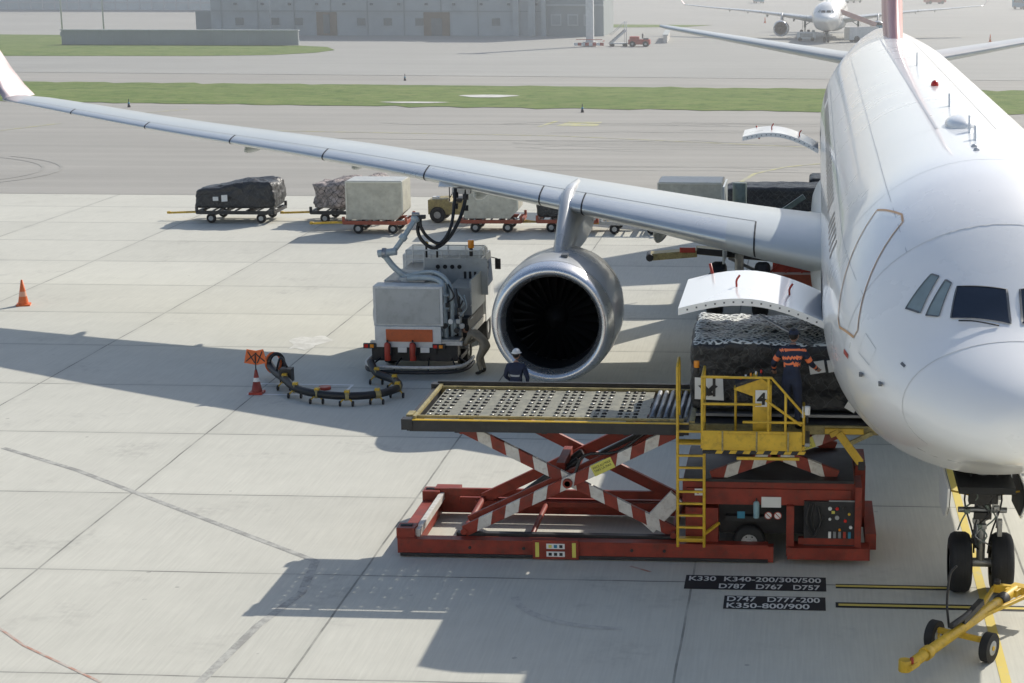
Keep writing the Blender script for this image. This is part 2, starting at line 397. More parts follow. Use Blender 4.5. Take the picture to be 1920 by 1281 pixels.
for s_,x,y,wd in(("K330  K340-200/300/500",-1.9,30.63,2.35),("D787   D767   D757",-1.35,30.26,1.78),("D747   D777-200",-1.18,29.62,1.6),("K350-800/900",-1.18,29.3,1.42)):
    o=text(s_,'lettering',mk,(x,y,.010),.2,WHP,sx=1,sy=1.7,bold=.004)
    wd0=max(v.co.x for v in o.data.vertices)-min(v.co.x for v in o.data.vertices);o.scale=(wd/wd0,1.65,1)
b=MB()
pts=[(-17.9,38.6),(-15.5,36.9),(-12.4,34.3),(-8.8,31.3),(-8.6,29.6),(-8.9,28),(-9.2,24)]
line(b,pts[:4],.13,.004,CRK);line(b,pts[3:],.16,.0045,CRK);b.build('crack_repair_strip')
b=MB();line(b,[(-13.6,28.1),(-12.4,26.9),(-10.6,25.5)],.05,.005,REDP);line(b,[(-3.0,31.35),(-2.6,31.05)],.06,.005,REDP);b.build('faded_red_marking')
b=MB()
for a in((-13.9,45.1,-11.5,45.1),(-13.9,43.95,-11.5,43.95)): line(b,[(a[0],a[1]),(a[2],a[3])],.1,.006,LABW)
for x in(-13.9,-11.5): line(b,[(x,43.9),(x,45.15)],.07,.0065,LABW)
b.build('hydrant_pit_marking')
b=MB()
line(b,[(-55,112.0),(-50.6,112.3),(-48.8,117.5)],.25,.02,YFAINT)
b.quad([(-56,112.6,.02),(-52.4,112.6,.02),(-51.6,114.6,.02),(-56,114.6,.02)],YFAINT)
b.quad([(-15.9,117.6,.02),(-13.2,117.6,.02),(-13.2,120.6,.02),(-15.4,120.6,.02)],YFAINT)
line(b,[(-16.9,117.0),(-16.3,121)],.3,.02,YFAINT)
line(b,[(-2.9,88.4),(-2.3,92),(-.8,95),(.8,96.5),(4,98)],.22,.02,YFAINT)
line(b,[(-40,114),(-15,111),(6,103)],.2,.02,YFAINT)
line(b,[(-46,126),(-44,129)],.3,.02,YFAINT);b.build('taxiway_marking')
b=MB();TM=worn('tyre_mark',(.325,.315,.285),.5,1.2,bg=(.36,.35,.315))
for k in range(16):
    x=-34+random.random()*30;y=90+random.random()*30
    pts=[(x+i*2.2,y+.004*random.choice((-1,1))*(i*2.2-12)**2*1.2) for i in range(12)]
    line(b,pts,.22,.014+.0004*k,TM)
for k,r_ in enumerate((7,7.5,10,10.6)):
    pts=[(-55+r_*1.6*math.cos(t),90+r_*math.sin(t)) for t in [-.6+i*.11 for i in range(14)]]
    line(b,pts,.18,.021+.0004*k,TM)
b.build('tyre_marks')
b=MB()
P=[(-14.05+.5*math.cos(t)*(1+.3*math.sin(3*t)+.12*math.sin(7*t)),50.2+1.1*math.sin(t)*(1+.2*math.cos(2*t)+.12*math.cos(5*t))) for t in [i*.157 for i in range(40)]]
b.add([(x,y,.005) for x,y in P],[tuple(range(40))],PATCH);b.build('spill_patch')
b=MB()
SC=worn('rubber_scuff',(.44,.43,.39),.48,4,bg=(.55,.54,.48))
b.add([(-2.9+1.9*math.cos(t),29.9+1.6*math.sin(t),.0045) for t in [3.3+i*.09 for i in range(17)]]+[(-2.9+2.05*math.cos(t),29.9+1.75*math.sin(t),.0045) for t in [3.3+i*.09 for i in range(17)]],[(i,i+1,18+i,17+i) for i in range(16)],SC);b.build('rubber_scuff_mark')

# ---------------------------------------------------------------- airplane
S1=[.5,.55,.65,1.0,1.5,2.1,2.8,3.5,4.3,5.3,6.5,8,9.5,43,47,51,55,59,62,63.3]
fw=pchip(S1,[.02,.33,.57,.97,1.36,1.71,2.03,2.27,2.47,2.64,2.75,2.81,2.82,2.82,2.72,2.35,1.85,1.15,.55,.2])
ft=pchip([.5,.55,.65,1.0,1.5,2.0,2.45,3.1,3.7,4.5,5.5,6.6,8,9.5,43,47,51,55,59,62,63.3],[4.43,4.66,4.82,5.06,5.27,5.45,5.63,6.06,6.45,6.88,7.22,7.43,7.54,7.57,7.8,7.82,7.82,7.8,7.7,7.45,7.2])
fb=pchip([.5,.55,.65,1.0,1.5,1.9,2.6,3.4,4.2,5,6,7,8.2,9.5,43,47,51,55,59,62,63.3],[4.37,4.17,4.05,3.87,3.72,3.6,3.38,3.1,2.83,2.58,2.33,2.12,1.97,1.93,2.1,2.4,3.1,4.0,5.2,6.2,6.7])
fc=pchip([.5,1.5,3,5,8,9.5,43,47,51,55,59,62,63.3],[4.4,4.45,4.55,4.68,4.75,4.75,4.9,5.0,5.3,5.7,6.3,6.8,6.95])
def fus(s,a,off=0):
    w_,t,b_,c=fw(s),ft(s),fb(s),fc(s);ca=math.cos(a)
    p=Vector((-w_*math.sin(a),s,c+((t-c) if ca>0 else (c-b_))*ca))
    if off:
        e=.02;q=fus(s+e,a);r=fus(s,a+e);n=(q-p).cross(r-p)
        if n.length>0:
            n.normalize()
            if n.dot(Vector((p.x,0,p.z-c)))<0:n=-n
            p=p+n*off
    return p
def spatch(b,C,m,off=.006,n=8):
    V=[]
    for i in range(n+1):
        for j in range(n+1):
            u,v=i/n,j/n
            s_=(C[0][0]*(1-u)+C[1][0]*u)*(1-v)+(C[3][0]*(1-u)+C[2][0]*u)*v
            a=(C[0][1]*(1-u)+C[1][1]*u)*(1-v)+(C[3][1]*(1-u)+C[2][1]*u)*v
            V.append(fus(s_,R(a),off))
    b.add(V,[(i*(n+1)+j,(i+1)*(n+1)+j,(i+1)*(n+1)+j+1,i*(n+1)+j+1) for i in range(n) for j in range(n)],m,True)
def sline(b,pts,wd,m,off=.005,sub=8,closed=False):
    if closed: pts=pts+[pts[0]]
    Q=[]
    for i in range(len(pts)-1):
        for k in range(sub):
            t=k/sub;Q.append((pts[i][0]*(1-t)+pts[i+1][0]*t,pts[i][1]*(1-t)+pts[i+1][1]*t))
    Q.append(pts[-1]);P3=[fus(s_,R(a),off) for s_,a in Q];V=[]
    for i,p in enumerate(P3):
        d=(P3[min(i+1,len(P3)-1)]-P3[max(i-1,0)]).normalized()
        n=Vector((p.x,0,p.z-fc(Q[i][0]))).normalized();x=d.cross(n).normalized()
        V+= [p+x*wd/2,p-x*wd/2]
    b.add(V,[(2*i,2*i+1,2*i+3,2*i+2) for i in range(len(P3)-1)],m,True)
AFX=[0,.005,.02,.05,.1,.2,.3,.42,.55,.7,.82,.92,1]
AFU=[0,.13,.28,.45,.63,.84,.95,1.0,.93,.70,.46,.22,.02]
AFL=[0,-.13,-.26,-.40,-.55,-.76,-.86,-.88,-.74,-.45,-.22,-.08,-.01]
SP=[0,3.0,9.4,17,24,29.2,30.2]
f_le=lambda s_:18.2+.654*(s_-3.6)
f_ch=pchip(SP,[12.4,10.6,7.3,5.1,3.5,2.5,1.9])
f_zl=pchip([0,3.6,8.7,16.3,23.3,30.2],[3.8,4.05,4.55,5.2,5.62,6.15])
f_tw=pchip([0,3,9.4,17,29.6],[-1.1,-.9,-.35,-.1,.0])
f_th=pchip([0,3,9.4,17,29.6],[.075,.07,.058,.052,.045])
def wingp(side,s_,xc,u,off=0):
    c=f_ch(s_);y=f_le(s_)+xc*c;t=f_th(s_)*c
    q=float(np.interp(xc,AFX,AFU if u else AFL))
    z=f_zl(s_)+f_tw(s_)*xc**1.3+q*t+(off if u else -off)
    if xc<.03: y-=off
    return Vector((side*s_,y,z))
def airplane(name,loc,rot=(0,0,0),scale=1,detail=True,tail=TAILRED,gearmat=STEEL):
    E=empty(name,loc,rot,scale)
    b=MB();n=72
    st=list(np.concatenate([[.5,.51,.53,.55,.6,.65,.75,.87],np.arange(1.0,10,.2),np.arange(10,44,1.5),np.arange(44,63.3,.7),[63.3]]))
    V=[fus(s_,2*math.pi*k/n) for s_ in st for k in range(n)]
    b.add(V,[(i*n+k,(i+1)*n+k,(i+1)*n+(k+1)%n,i*n+(k+1)%n) for i in range(len(st)-1) for k in range(n)]+[tuple(range(n)),tuple((len(st)-1)*n+k for k in range(n))],WHITE,True)
    bs=[15.2,16,17.5,19.5,22,27,32,35,37.5,39];bw=pchip(bs,[1.2,2.1,2.75,3.0,3.08,3.1,3.08,2.9,2.3,1.2]);bz=pchip(bs,[2.05,1.85,1.7,1.6,1.55,1.5,1.55,1.65,1.9,2.2])
    L=list(np.arange(15.2,39.01,.6));V=[]
    for s_ in L:
        for k in range(40):
            a=2*math.pi*k/40;ca,sa=math.cos(a),math.sin(a)
            V.append((bw(s_)*math.copysign(abs(sa)**.75,sa),s_,3.3+(3.3-bz(s_))*math.copysign(abs(ca)**.8,ca)*(.75 if ca>0 else 1)))
    b.add(V,[(i*40+k,(i+1)*40+k,(i+1)*40+(k+1)%40,i*40+(k+1)%40) for i in range(len(L)-1) for k in range(40)]+[tuple(range(40)),tuple((len(L)-1)*40+k for k in range(40))],WINGG,True)
    b.build('fuselage',E)
    d=MB()
    W3=[(2.71,28),(3.22,22),(3.04,2.6),(2.42,2.6)];W2=[(2.92,38.5),(3.40,26),(3.30,24),(2.80,33)];W1=[(3.25,46),(3.61,31),(3.50,28.2),(3.0,40.5)]
    for sg in(1,-1):
        C=lambda L_: [(s_,sg*a) for s_,a in L_]
        for q,m_ in((W3,GLASS),(W2,GLASSL),(W1,GLASSL)):
            spatch(d,C(q),m_,.008);sline(d,C(q),.035,SEAMD,.011,closed=True)
        sline(d,C([(6.73,44),(5.6,35.6),(5.3,36),(3.91,73),(3.96,77),(4.85,81),(5.1,79)]),.04,ORLINE,.008,closed=True)
        for k in range(62):
            s_=8.3+k*.72
            if 12.5<s_<14 or 38<s_<39.5: continue
            spatch(d,C([(s_,66),(s_,73),(s_+.25,73),(s_+.25,66)]),CWIN,.006,2)
        if sg==1:  # Uncut cargo openings: inner shade drawn as dark patches on the skin
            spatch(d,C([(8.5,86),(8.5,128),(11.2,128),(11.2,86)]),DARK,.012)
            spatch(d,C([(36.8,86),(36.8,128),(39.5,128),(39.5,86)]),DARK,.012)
        sline(d,C([(4.6,92),(4.6,100),(5.3,100),(5.3,92)]),.012,SEAM,.005,3,closed=True)
        sline(d,C([(3.1,70),(3.1,80),(3.6,80),(3.6,70)]),.01,SEAM,.005,3,closed=True)
        spatch(d,C([(4.05,86),(4.05,88),(4.35,88),(4.35,86)]),REDB,.006,2)
        spatch(d,C([(2.3,62),(2.3,64),(2.42,64),(2.42,62)]),SEAMD,.006,2)
    for s_ in(2.0,4.35,7.3,12.4,18.5,25,33,40,46): sline(d,[(s_,a) for a in range(-130,131,13)],.014,SEAM,.004,2)
    for a in(-38,38,-62,62): sline(d,[(4.35,a),(12.4,a),(45,a)],.012,SEAM,.004,10)
    sline(d,[(12.4,12),(46,12)],.05,SEAM,.004,12);sline(d,[(12.4,-12),(46,-12)],.03,SEAM,.004,12)
    for sg in(1,-1):
        d.tube([fus(2.38,R(sg*8),.02),fus(2.5,R(sg*18),.05),fus(2.6,R(sg*25),.03)],.012,DARK,5)
    p=fus(12.6,R(2),0);d.ell((p.x,p.y,p.z),(.32,.75,.2),WHITE,20)
    for s_,h in((9.7,.28),(11.0,.34),(16.5,.3),(30,.4)):
        p=fus(s_,R(1),-.02);d.prism([(p.y,p.z),(p.y+.34,p.z),(p.y+.3,p.z+h),(p.y+.17,p.z+h)],.03,WHITE,'X',p.x)
    p=fus(22.5,0,0);d.ell((p.x,p.y,p.z+.02),(.1,.16,.12),REDL,12)
    for s_ in(8.3,8.8): d.ell(tuple(fus(s_,R(3),0)),(.06,.08,.05),SEAM,8)
    for a,s_ in((84,2.6),(88,3.3)):
        p=fus(s_,R(a),.03);d.box(p,(.05,.16,.04),SEAMD)
    d.build('fuselage_details',E)
    for side,nm in((-1,'wing_starboard'),(1,'wing_port')):
        b=MB();L=list(np.concatenate([np.arange(1.5,9.4,.6),np.arange(9.4,30.0,.8),[30.2]]));ring=[(x,1) for x in AFX[::-1]]+[(x,0) for x in AFX[1:]]
        V=[wingp(side,s_,x,u) for s_ in L for x,u in ring];m_=len(ring)
        fs=[];fs2=[]
        for i in range(len(L)-1):
            for k in range(m_):
                q=(i*m_+k,(i+1)*m_+k,(i+1)*m_+(k+1)%m_,i*m_+(k+1)%m_)
                x=ring[k][0];x2=ring[(k+1)%m_][0]
                (fs2 if max(x,x2)<=.1 and L[i]>4.5 else fs).append(q)
        b.add(V,fs+[tuple((len(L)-1)*m_+k for k in range(m_))],WINGG,True)
        o=len(b.v)-len(V);k_=b.mi(SLAT)
        for q in fs2: b.f.append([o+i for i in q]);b.m.append(k_);b.s.append(True);b.u.append(None)
        for s_ in(4.4,8.9,10.1,13.6,17,20.4,23.8,27.0):
            pr=[(x,0) for x in(.1,.05,.02,.005)]+[(0,1)]+[(x,1) for x in(.005,.02,.05,.1,.14)]
            V2=[]
            for x,u in pr:
                V2+= [wingp(side,s_-.02,x,u,.006),wingp(side,s_+.02,x,u,.006)]
            b.add(V2,[(2*i,2*i+1,2*i+3,2*i+2) for i in range(len(pr)-1)],DARK)
        for s_ in(6.2,9.3,12,15,18,21,24.5,27.5):
            V2=[]
            for x in(.62,.7,.82,.92,.99): V2+= [wingp(side,s_-.012,x,1,.006),wingp(side,s_+.012,x,1,.006)]
            b.add(V2,[(2*i,2*i+1,2*i+3,2*i+2) for i in range(4)],SEAMD)
        for xa,l0,l1 in((.14,4.4,29.6),(.62,4.4,28),(.76,4.4,22)):
            Q=list(np.arange(l0,l1,1.0));V2=[]
            for s_ in Q: V2+=[wingp(side,s_,xa,1,.006),wingp(side,s_,xa+.004,1,.006)]
            b.add(V2,[(2*i,2*i+1,2*i+3,2*i+2) for i in range(len(Q)-1)],SEAMD)
        for s_ in(7.2,12.6,16.6,20.4):
            p=wingp(side,s_,.72,0);b.ell((p.x,p.y-.1,p.z-(.34 if s_<14 else .2)),(.22 if s_<14 else .16,1.6 if s_>8 else 2.2,.3 if s_<14 else .2),WINGG,18,rot=(R(3),0,0))
        wp=[]
        for t,c,y0 in((0,2.45,0),(.25,2.2,.25),(.6,1.7,.8),(1,.9,1.75)):
            s_=30.1+1.35*t;z=f_zl(30.1)+1.75*t**1.15;y=f_le(30.1)+y0
            for dx,dy in((0,0),(.05,.25*c),(.04,.6*c),(0,c),(-.05,.6*c),(-.06,.25*c)):wp.append((side*(s_+dx),y+dy,z))
        b.add(wp,[(i*6+k,(i+1)*6+k,(i+1)*6+(k+1)%6,i*6+(k+1)%6) for i in range(3) for k in range(6)]+[tuple(18+k for k in range(6))],mat('winglet_paint',(.74,.6,.59),.35),True)
        b.build(nm,E)
        b=MB();ex,ey,ez=side*9.35,19.05,2.08
        prof=[(4.9,1.02),(4.2,1.25),(3.2,1.46),(2.2,1.57),(1.4,1.585),(.8,1.56),(.42,1.52),(.18,1.46),(.06,1.41),(0,1.345),(.03,1.28),(.12,1.22),(.35,1.15),(.7,1.12),(1.3,1.14)]
        ms=[NAC]*6+[LIP]*6+[DARK]*2
        b.lathe(prof,(ex,ey,ez),NAC,72,ms=ms)
        b.lathe([(1.3,1.14),(1.3,.0)],(ex,ey,ez),DARK,32)
        b.lathe([(.75,.0),(.85,.12),(1.0,.24),(1.2,.34)],(ex,ey,ez),FANB,24)
        b.lathe([(4.9,1.02),(4.5,.9),(4.4,.0)],(ex,ey,ez),DARK,32)
        b.lathe([(4.4,.8),(5.6,.5),(6.2,.2),(6.3,0)],(ex,ey,ez),LIP,32)
        for k in range(26):
            a=2*math.pi*k/26;V2=[]
            for r_,tw,dy in((.3,.18,0),(.7,.3,.03),(1.11,.42,.05)):
                for q in(-1,1):
                    aa=a+q*.13*(.6+.4/r_*.6)
                    V2.append((ex+r_*math.cos(aa),ey+1.12+dy+q*tw*.35,ez+r_*math.sin(aa)))
            b.add(V2,[(0,1,3,2),(2,3,5,4)],FANB,True)
        for s_ in(.44,2.3): b.lathe([(s_,1.53 if s_<1 else 1.573),(s_+.015,1.532 if s_<1 else 1.574)],(ex,ey,ez),SEAMD,72)
        b.box((ex+side*-.25,ey+1.0,ez+1.58),(.16,.3,.06),SEAMD)
        b.build('engine',E)
        b=MB();V2=[]
        top=[(20.3,3.55,.10),(20.7,3.85,.2),(21.2,4.2,.26),(21.8,4.62,.3),(22.4,4.93,.3),(23.2,5.02,.26),(24.6,5.0,.1)]
        bot=[(20.4,3.3),(21,3.3),(22,3.3),(23,3.3),(24.5,3.3),(26,3.4),(28,4.0)]
        sec=[]
        for (y,z,h),(y2,z2) in zip(top,bot):
            sec.append([(ex-h*.5,y+.05,z-.06),(ex-h*.25,y,z),(ex+h*.25,y,z),(ex+h*.5,y+.05,z-.06),(ex+max(h,.15)*.9,(y+y2)/2,(z+z2)/2),(ex+.18,y2,z2),(ex-.18,y2,z2),(ex-max(h,.15)*.9,(y+y2)/2,(z+z2)/2)])
        for q in sec: V2+=q
        b.add(V2,[(i*8+k,(i+1)*8+k,(i+1)*8+(k+1)%8,i*8+(k+1)%8) for i in range(len(sec)-1) for k in range(8)]+[tuple(range(8)),tuple((len(sec)-1)*8+k for k in range(8))],NAC,True)
        b.build('pylon',E)
        b=MB();V2=[]
        for s_,le,c,z in((.6,54.0,6.2,6.35),(2,54.9,5.5,6.5),(6,57.9,3.7,7.05),(10.0,60.9,1.9,7.6),(10.3,61.4,1.2,7.65)):
            for x,q in((0,0),(.03,.35),(.12,.7),(.35,1),(.7,.6),(1,0.02),(.7,-.5),(.35,-.9),(.12,-.65),(.03,-.3)):V2.append((side*s_,le+x*c,z+q*c*.055))
        b.add(V2,[(i*10+k,(i+1)*10+k,(i+1)*10+(k+1)%10,i*10+(k+1)%10) for i in range(4) for k in range(10)]+[tuple(40+k for k in range(10))],WINGG,True)
        b.build('tailplane',E)
    b=MB();V2=[]
    for z,le,c,t in((7.4,44.8,12.5,.34),(8.4,46.8,10.3,.42),(9.5,48.2,9.2,.42),(13,51.5,6.6,.32),(17,55.3,3.8,.2)):
        for x,q in((0,0),(.02,.4),(.08,.75),(.3,1),(.7,.5),(1,0),(.7,-.5),(.3,-1),(.08,-.75),(.02,-.4)):V2.append((q*t,le+x*c,z))
    b.add(V2,[(i*10+k,(i+1)*10+k,(i+1)*10+(k+1)%10,i*10+(k+1)%10) for i in range(4) for k in range(10)]+[tuple(40+k for k in range(10))],tail,True)
    b.build('tail_fin',E)
    b=MB();gy=6.6
    def wheel(x,y,z,r,wd):
        b.lathe([(-wd/2,r*.45),(-wd/2,r*.8),(-wd*.42,r*.93),(-wd*.25,r),(wd*.25,r),(wd*.42,r*.93),(wd/2,r*.8),(wd/2,r*.45)],(x,y,z),RUB,36,'X')
        for g_ in(-.14,0,.14): b.lathe([(-.008+g_*wd,r*1.003),(.008+g_*wd,r*1.003)],(x,y,z),DARK,36,'X')
        b.cyl((x-wd*.42,y,z),(x+wd*.42,y,z),r*.47,HUB,20)
    for sx in(-.36,.36): wheel(sx,gy,.53,.53,.38)
    b.cyl((-.3,gy,.53),(.3,gy,.53),.08,STEEL);b.cyl((0,gy,.5),(0,gy+.05,1.35),.075,ROLL);b.cyl((0,gy+.05,1.3),(0,gy+.1,2.4),.13,gearmat)
    b.beam((0,gy+.25,.7),(0,gy+.5,1.2),.2,.05,gearmat);b.beam((0,gy+.5,1.2),(0,gy+.18,1.6),.2,.05,gearmat)
    b.beam((0,gy+.1,1.5),(0,gy+1.6,2.2),.14,.1,gearmat)
    b.box((0,gy-.1,1.75),(.5,.2,.22),BLACK);b.cyl((-.42,gy-.05,1.5),(.42,gy-.05,1.5),.05,gearmat)
    for sx in(-.2,.2): b.cyl((sx,gy-.22,1.95),(sx,gy-.12,1.95),.1,GLASSL,14);b.tube([(sx,gy-.1,2.2),(sx*1.6,gy-.12,1.7),(sx*.8,gy-.1,1.1),(sx*.6,gy,.7)],.018,HOSE,6)
    b.box((0,gy-.12,1.42),(.3,.1,.12),BLACK);b.box((.3,gy-.1,1.2),(.08,.12,.3),gearmat);b.tube([(-.1,gy-.15,1.35),(-.18,gy-.2,1.0),(-.05,gy-.1,.8)],.015,HOSE,6)
    for k in range(12):
        q=random.uniform;x0_,z0_=q(-.28,.28),q(1.1,2.0)
        b.tube([(x0_,gy-.13,z0_),(x0_+q(-.15,.15),gy-.2,z0_-.15),(x0_+q(-.15,.15),gy-.12,z0_-.35)],.016,[BLACK,STEEL,PRIMER][k%3],6)
        b.box((x0_,gy-.1,z0_),(.1,.1,.08),[BLACK,STEEL,PRIMER][k%3])
    for sx in(-.62,.62):
        b.prism([(gy-.9,2.12),(gy+1.1,2.08),(gy+1.05,1.3),(gy-.2,1.4),(gy-.75,1.75)],.04,WHITE,'X',sx*1.05)
        b.prism([(gy-.85,2.08),(gy+1.05,2.04),(gy+1.0,1.35),(gy-.2,1.45),(gy-.7,1.77)],.02,DARK,'X',sx*1.05-math.copysign(.03,sx))
        b.beam((sx*1.05,gy-.2,1.9),(0,gy,1.7),.03,.03,YEL)
    b.box((0,gy+.2,2.06),(.95,2.0,.12),DARK)
    b.build('nose_gear',E,bevel=.008)
    b=MB()
    for sg in(-1,1):
        mx=sg*5.3;my=32.0
        for sx in(-.7,.7):
            for sy in(-1,1): wheel(mx+sx,my+sy,.68,.68,.5)
        b.beam((mx,my-1.1,.7),(mx,my+1.1,.7),.25,.25,PRIMER);b.cyl((mx-.7,my-1,.7),(mx+.7,my-1,.7),.09,STEEL);b.cyl((mx-.7,my+1,.7),(mx+.7,my+1,.7),.09,STEEL)
        b.cyl((mx,my,.7),(mx,my,2.2),.14,ROLL);b.cyl((mx,my,1.8),(mx,my+.1,4.0),.22,PRIMER);b.beam((mx,my,2.2),(mx-sg*2,my,3.6),.16,.16,PRIMER)
        b.beam((mx,my-.3,1.2),(mx,my-.9,.9),.2,.06,PRIMER)
        b.prism([(my-.9,1.6),(my+.9,1.6),(my+1.0,4.0),(my-1.0,4.0)],.06,WINGG,'X',mx+sg*.45)
    b.build('main_gear',E,bevel=.01)
    return E
A=airplane('passenger_airplane',(3.17,23.8,0),(0,0,-.0085))
def cargodoor(name,y0,y1,hinge,L0,ang,thick,parent,struts=True,cv=.32):
    b=MB();n=14
    V=[]
    for i in range(n+1):
        t=i/n;x=-L0*math.cos(ang)*t;z=L0*math.sin(ang)*t+cv*math.sin(math.pi*t)*1.0
        for y in(y0,y1):
            for o in(0,thick): V.append((hinge[0]+x,y,hinge[1]+z-o))
    top=[];und=[];rim=[]
    for i in range(n):
        a=i*4;c=a+4
        top.append((a,c,c+2,a+2));und.append((a+1,a+3,c+3,c+1));rim.append((a,a+1,c+1,c));rim.append((a+2,c+2,c+3,a+3))
    rim.append((n*4,n*4+1,n*4+3,n*4+2));rim.append((0,2,3,1))
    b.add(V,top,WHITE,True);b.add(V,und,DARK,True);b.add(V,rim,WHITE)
    for k in range(1,16):
        t=k/16;x=-L0*math.cos(ang)*t;z=L0*math.sin(ang)*t+cv*math.sin(math.pi*t)
        b.box((hinge[0]+x,y0-.004,hinge[1]+z-thick*.5),(.03,.01,.03),SEAMD)
    for t in(.25,.62):
        x=-L0*math.cos(ang)*t;z=L0*math.sin(ang)*t+cv*math.sin(math.pi*t)
        b.tube([(hinge[0]+x,(y0+y1)/2-.3,hinge[1]+z),(hinge[0]+x,(y0+y1)/2-.3,hinge[1]+z+.12),(hinge[0]+x+.06,(y0+y1)/2-.3,hinge[1]+z+.22)],.02,REDB,6)
    b.tube([(hinge[0]-L0*math.cos(ang)*.8,y1,hinge[1]+.1),(hinge[0]-L0*math.cos(ang)*.84,y1+.02,hinge[1]+.55)],.03,REDB,6,1)
    if struts: b.tube([(hinge[0]-L0*.45,y0+.15,hinge[1]+.1),(hinge[0]-.1,y0+.15,hinge[1]-.55)],.03,STEEL,6,1);b.tube([(hinge[0]-L0*.45,y1-.15,hinge[1]+.1),(hinge[0]-.1,y1-.15,hinge[1]-.55)],.03,STEEL,6,1)
    o=b.build(name,parent);o.matrix_parent_inverse=parent.matrix_world.inverted();return o
bpy.context.view_layer.update()
cargodoor('forward_cargo_door',32.1,35.1,(.5,4.42),2.68,R(5),.13,A,cv=.30)
cargodoor('aft_cargo_door',60.2,62.6,(.6,4.6),2.55,R(9),.14,A,False)
airplane('passenger_airplane',(2.9,229,0),(0,0,R(-3)),.68,True,mat('tail_white',(.7,.7,.7),.4))
airplane('passenger_airplane',(-154,262,0),(0,0,R(60)),.8,True,mat('tail_white',(.7,.7,.7),.4))

# ---------------------------------------------------------------- netted cargo
def cargo_block(b,x0,x1,y0,y1,z0,z1,mside,mtop,seed,amp=.09,r=.12,n=18,topf=None):
    c=Vector(((x0+x1)/2,(y0+y1)/2,(z0+z1)/2));h=Vector(((x1-x0)/2,(y1-y0)/2,(z1-z0)/2))
    for ax in range(3):
        for sg in(-1,1):
            if ax==2 and sg==-1: continue
            a1,a2=[(1,2),(0,2),(0,1)][ax];V=[];U=[]
            for i in range(n+1):
                for j in range(n+1):
                    p=Vector((0,0,0));p[ax]=h[ax]*sg;p[a1]=h[a1]*(2*i/n-1);p[a2]=h[a2]*(2*j/n-1);U.append((p[a1],p[a2]))
                    q=Vector([max(-(h[k]-r),min(h[k]-r,p[k])) for k in range(3)]);d=p-q
                    if d.length>1e-6: p=q+d.normalized()*r
                    w_=c+p;nn=Vector([p[k]/h[k] for k in range(3)]);nn.normalize()
                    s1=noise.noise(w_*1.3+Vector((seed,0,0)))*1.2+noise.noise(w_*4+Vector((seed,9,0)))*.5+noise.noise(w_*9+Vector((seed,19,0)))*.28
                    k_=1 if p.z>-h.z*.8 else .2
                    w_=w_+nn*s1*amp*k_
                    if topf and w_.z>c.z: w_.z=c.z+(w_.z-c.z)*topf(w_)
                    V.append(w_)
            F=[(i*(n+1)+j,(i+1)*(n+1)+j,(i+1)*(n+1)+j+1,i*(n+1)+j+1) for i in range(n) for j in range(n)]
            b.add(V,F,mtop if ax==2 else mside,True,[[U[q] for q in f_] for f_ in F])
b=MB();cargo_block(b,-1.95,1.15,32.15,34.9,2.72,4.02,NETB,NETW,3,.08,.14,40)
b.quad([(-1.86,32.0,3.4),(-1.35,32.0,3.38),(-1.33,31.98,2.98),(-1.86,31.98,3.0)],LABW)
b.box((-.2,33.5,2.68),(3.3,2.8,.05),STEEL)
b.quad([(-1.8,31.99,3.25),(-1.68,31.99,3.27),(-1.5,31.97,3.08),(-1.62,31.97,3.06)],BLACK);b.quad([(-1.52,31.985,3.28),(-1.44,31.985,3.24),(-1.66,31.965,3.05),(-1.74,31.965,3.08)],BLACK)
for x,z in((.35,3.62),(.68,3.66)):
    b.box((x,31.98,z),(.28,.03,.22),LABW,(0,R(-10),0));
b.box((.98,31.98,2.9),(.2,.03,.16),LABW,(0,R(30),0))
b.build('netted_cargo_pallet')

# ---------------------------------------------------------------- cargo loader
LD=empty('cargo_loader',(0,0,0))
yF,yB=31.75,34.3
b=MB()
b.box((-3.85,yF,.17),(6.9,.2,.3),RED);b.box((-3.85,yB,.22),(6.9,.2,.32),RED)
b.box((-3.9,yF-.11,.05),(6.8,.03,.06),BLACK);b.box((-3.9,yF,.335),(6.8,.24,.03),RED)
b.box((-3.9,yB-.13,.5),(5.9,.08,.16),RED)
b.box((-7.18,(yF+yB)/2,.22),(.34,2.75,.3),RED);b.box((-7.0,(yF+yB)/2,.42),(.1,2.5,.14),SWHITE)
for y in(yF+.1,yB-.1): b.box((-7.2,y,.44),(.34,.34,.2),RED);b.cyl((-7.32,y,.5),(-7.1,y,.5),.07,BLACK,10)
b.box((-6.9,yB,.42),(.5,.3,.3),RED)
b.box((-4.4,yF-.12,.2),(.85,.06,.36),RED)
b.box((-4.4,yF-.155,.27),(.34,.012,.1),LABW);b.box((-4.4,yF-.155,.12),(.34,.012,.1),LABW)
b.box((-4.74,yF-.155,.2),(.07,.012,.28),LABY);b.box((-4.06,yF-.155,.2),(.07,.012,.28),LABY)
for i in range(3):
    b.box((-4.5+i*.1,yF-.164,.27),(.06,.008,.06),[LABY,LABB,BLACK][i]);b.box((-4.5+i*.1,yF-.164,.12),(.06,.008,.06),BLACK)
for x in(-6.0,-5,-3,-2.4): b.cyl((x,yF-.12,.2),(x,yF-.08,.2),.03,BLACK,8)
b.beam((-6.3,yF+.25,.34),(-2.2,yF+.25,.34),.14,.1,BLACK);b.beam((-6.3,yB-.3,.34),(-2.2,yB-.3,.34),.14,.1,RED)
b.cyl((-4.9,yF+.3,.33),(-4.9,yB-.3,.33),.05,RED)
b.build('base_frame',LD,bevel=.012)
b=MB()
RW=[RED,SWHITE]
x0,x1,z0,z1=-6.15,-2.25,.42,2.36
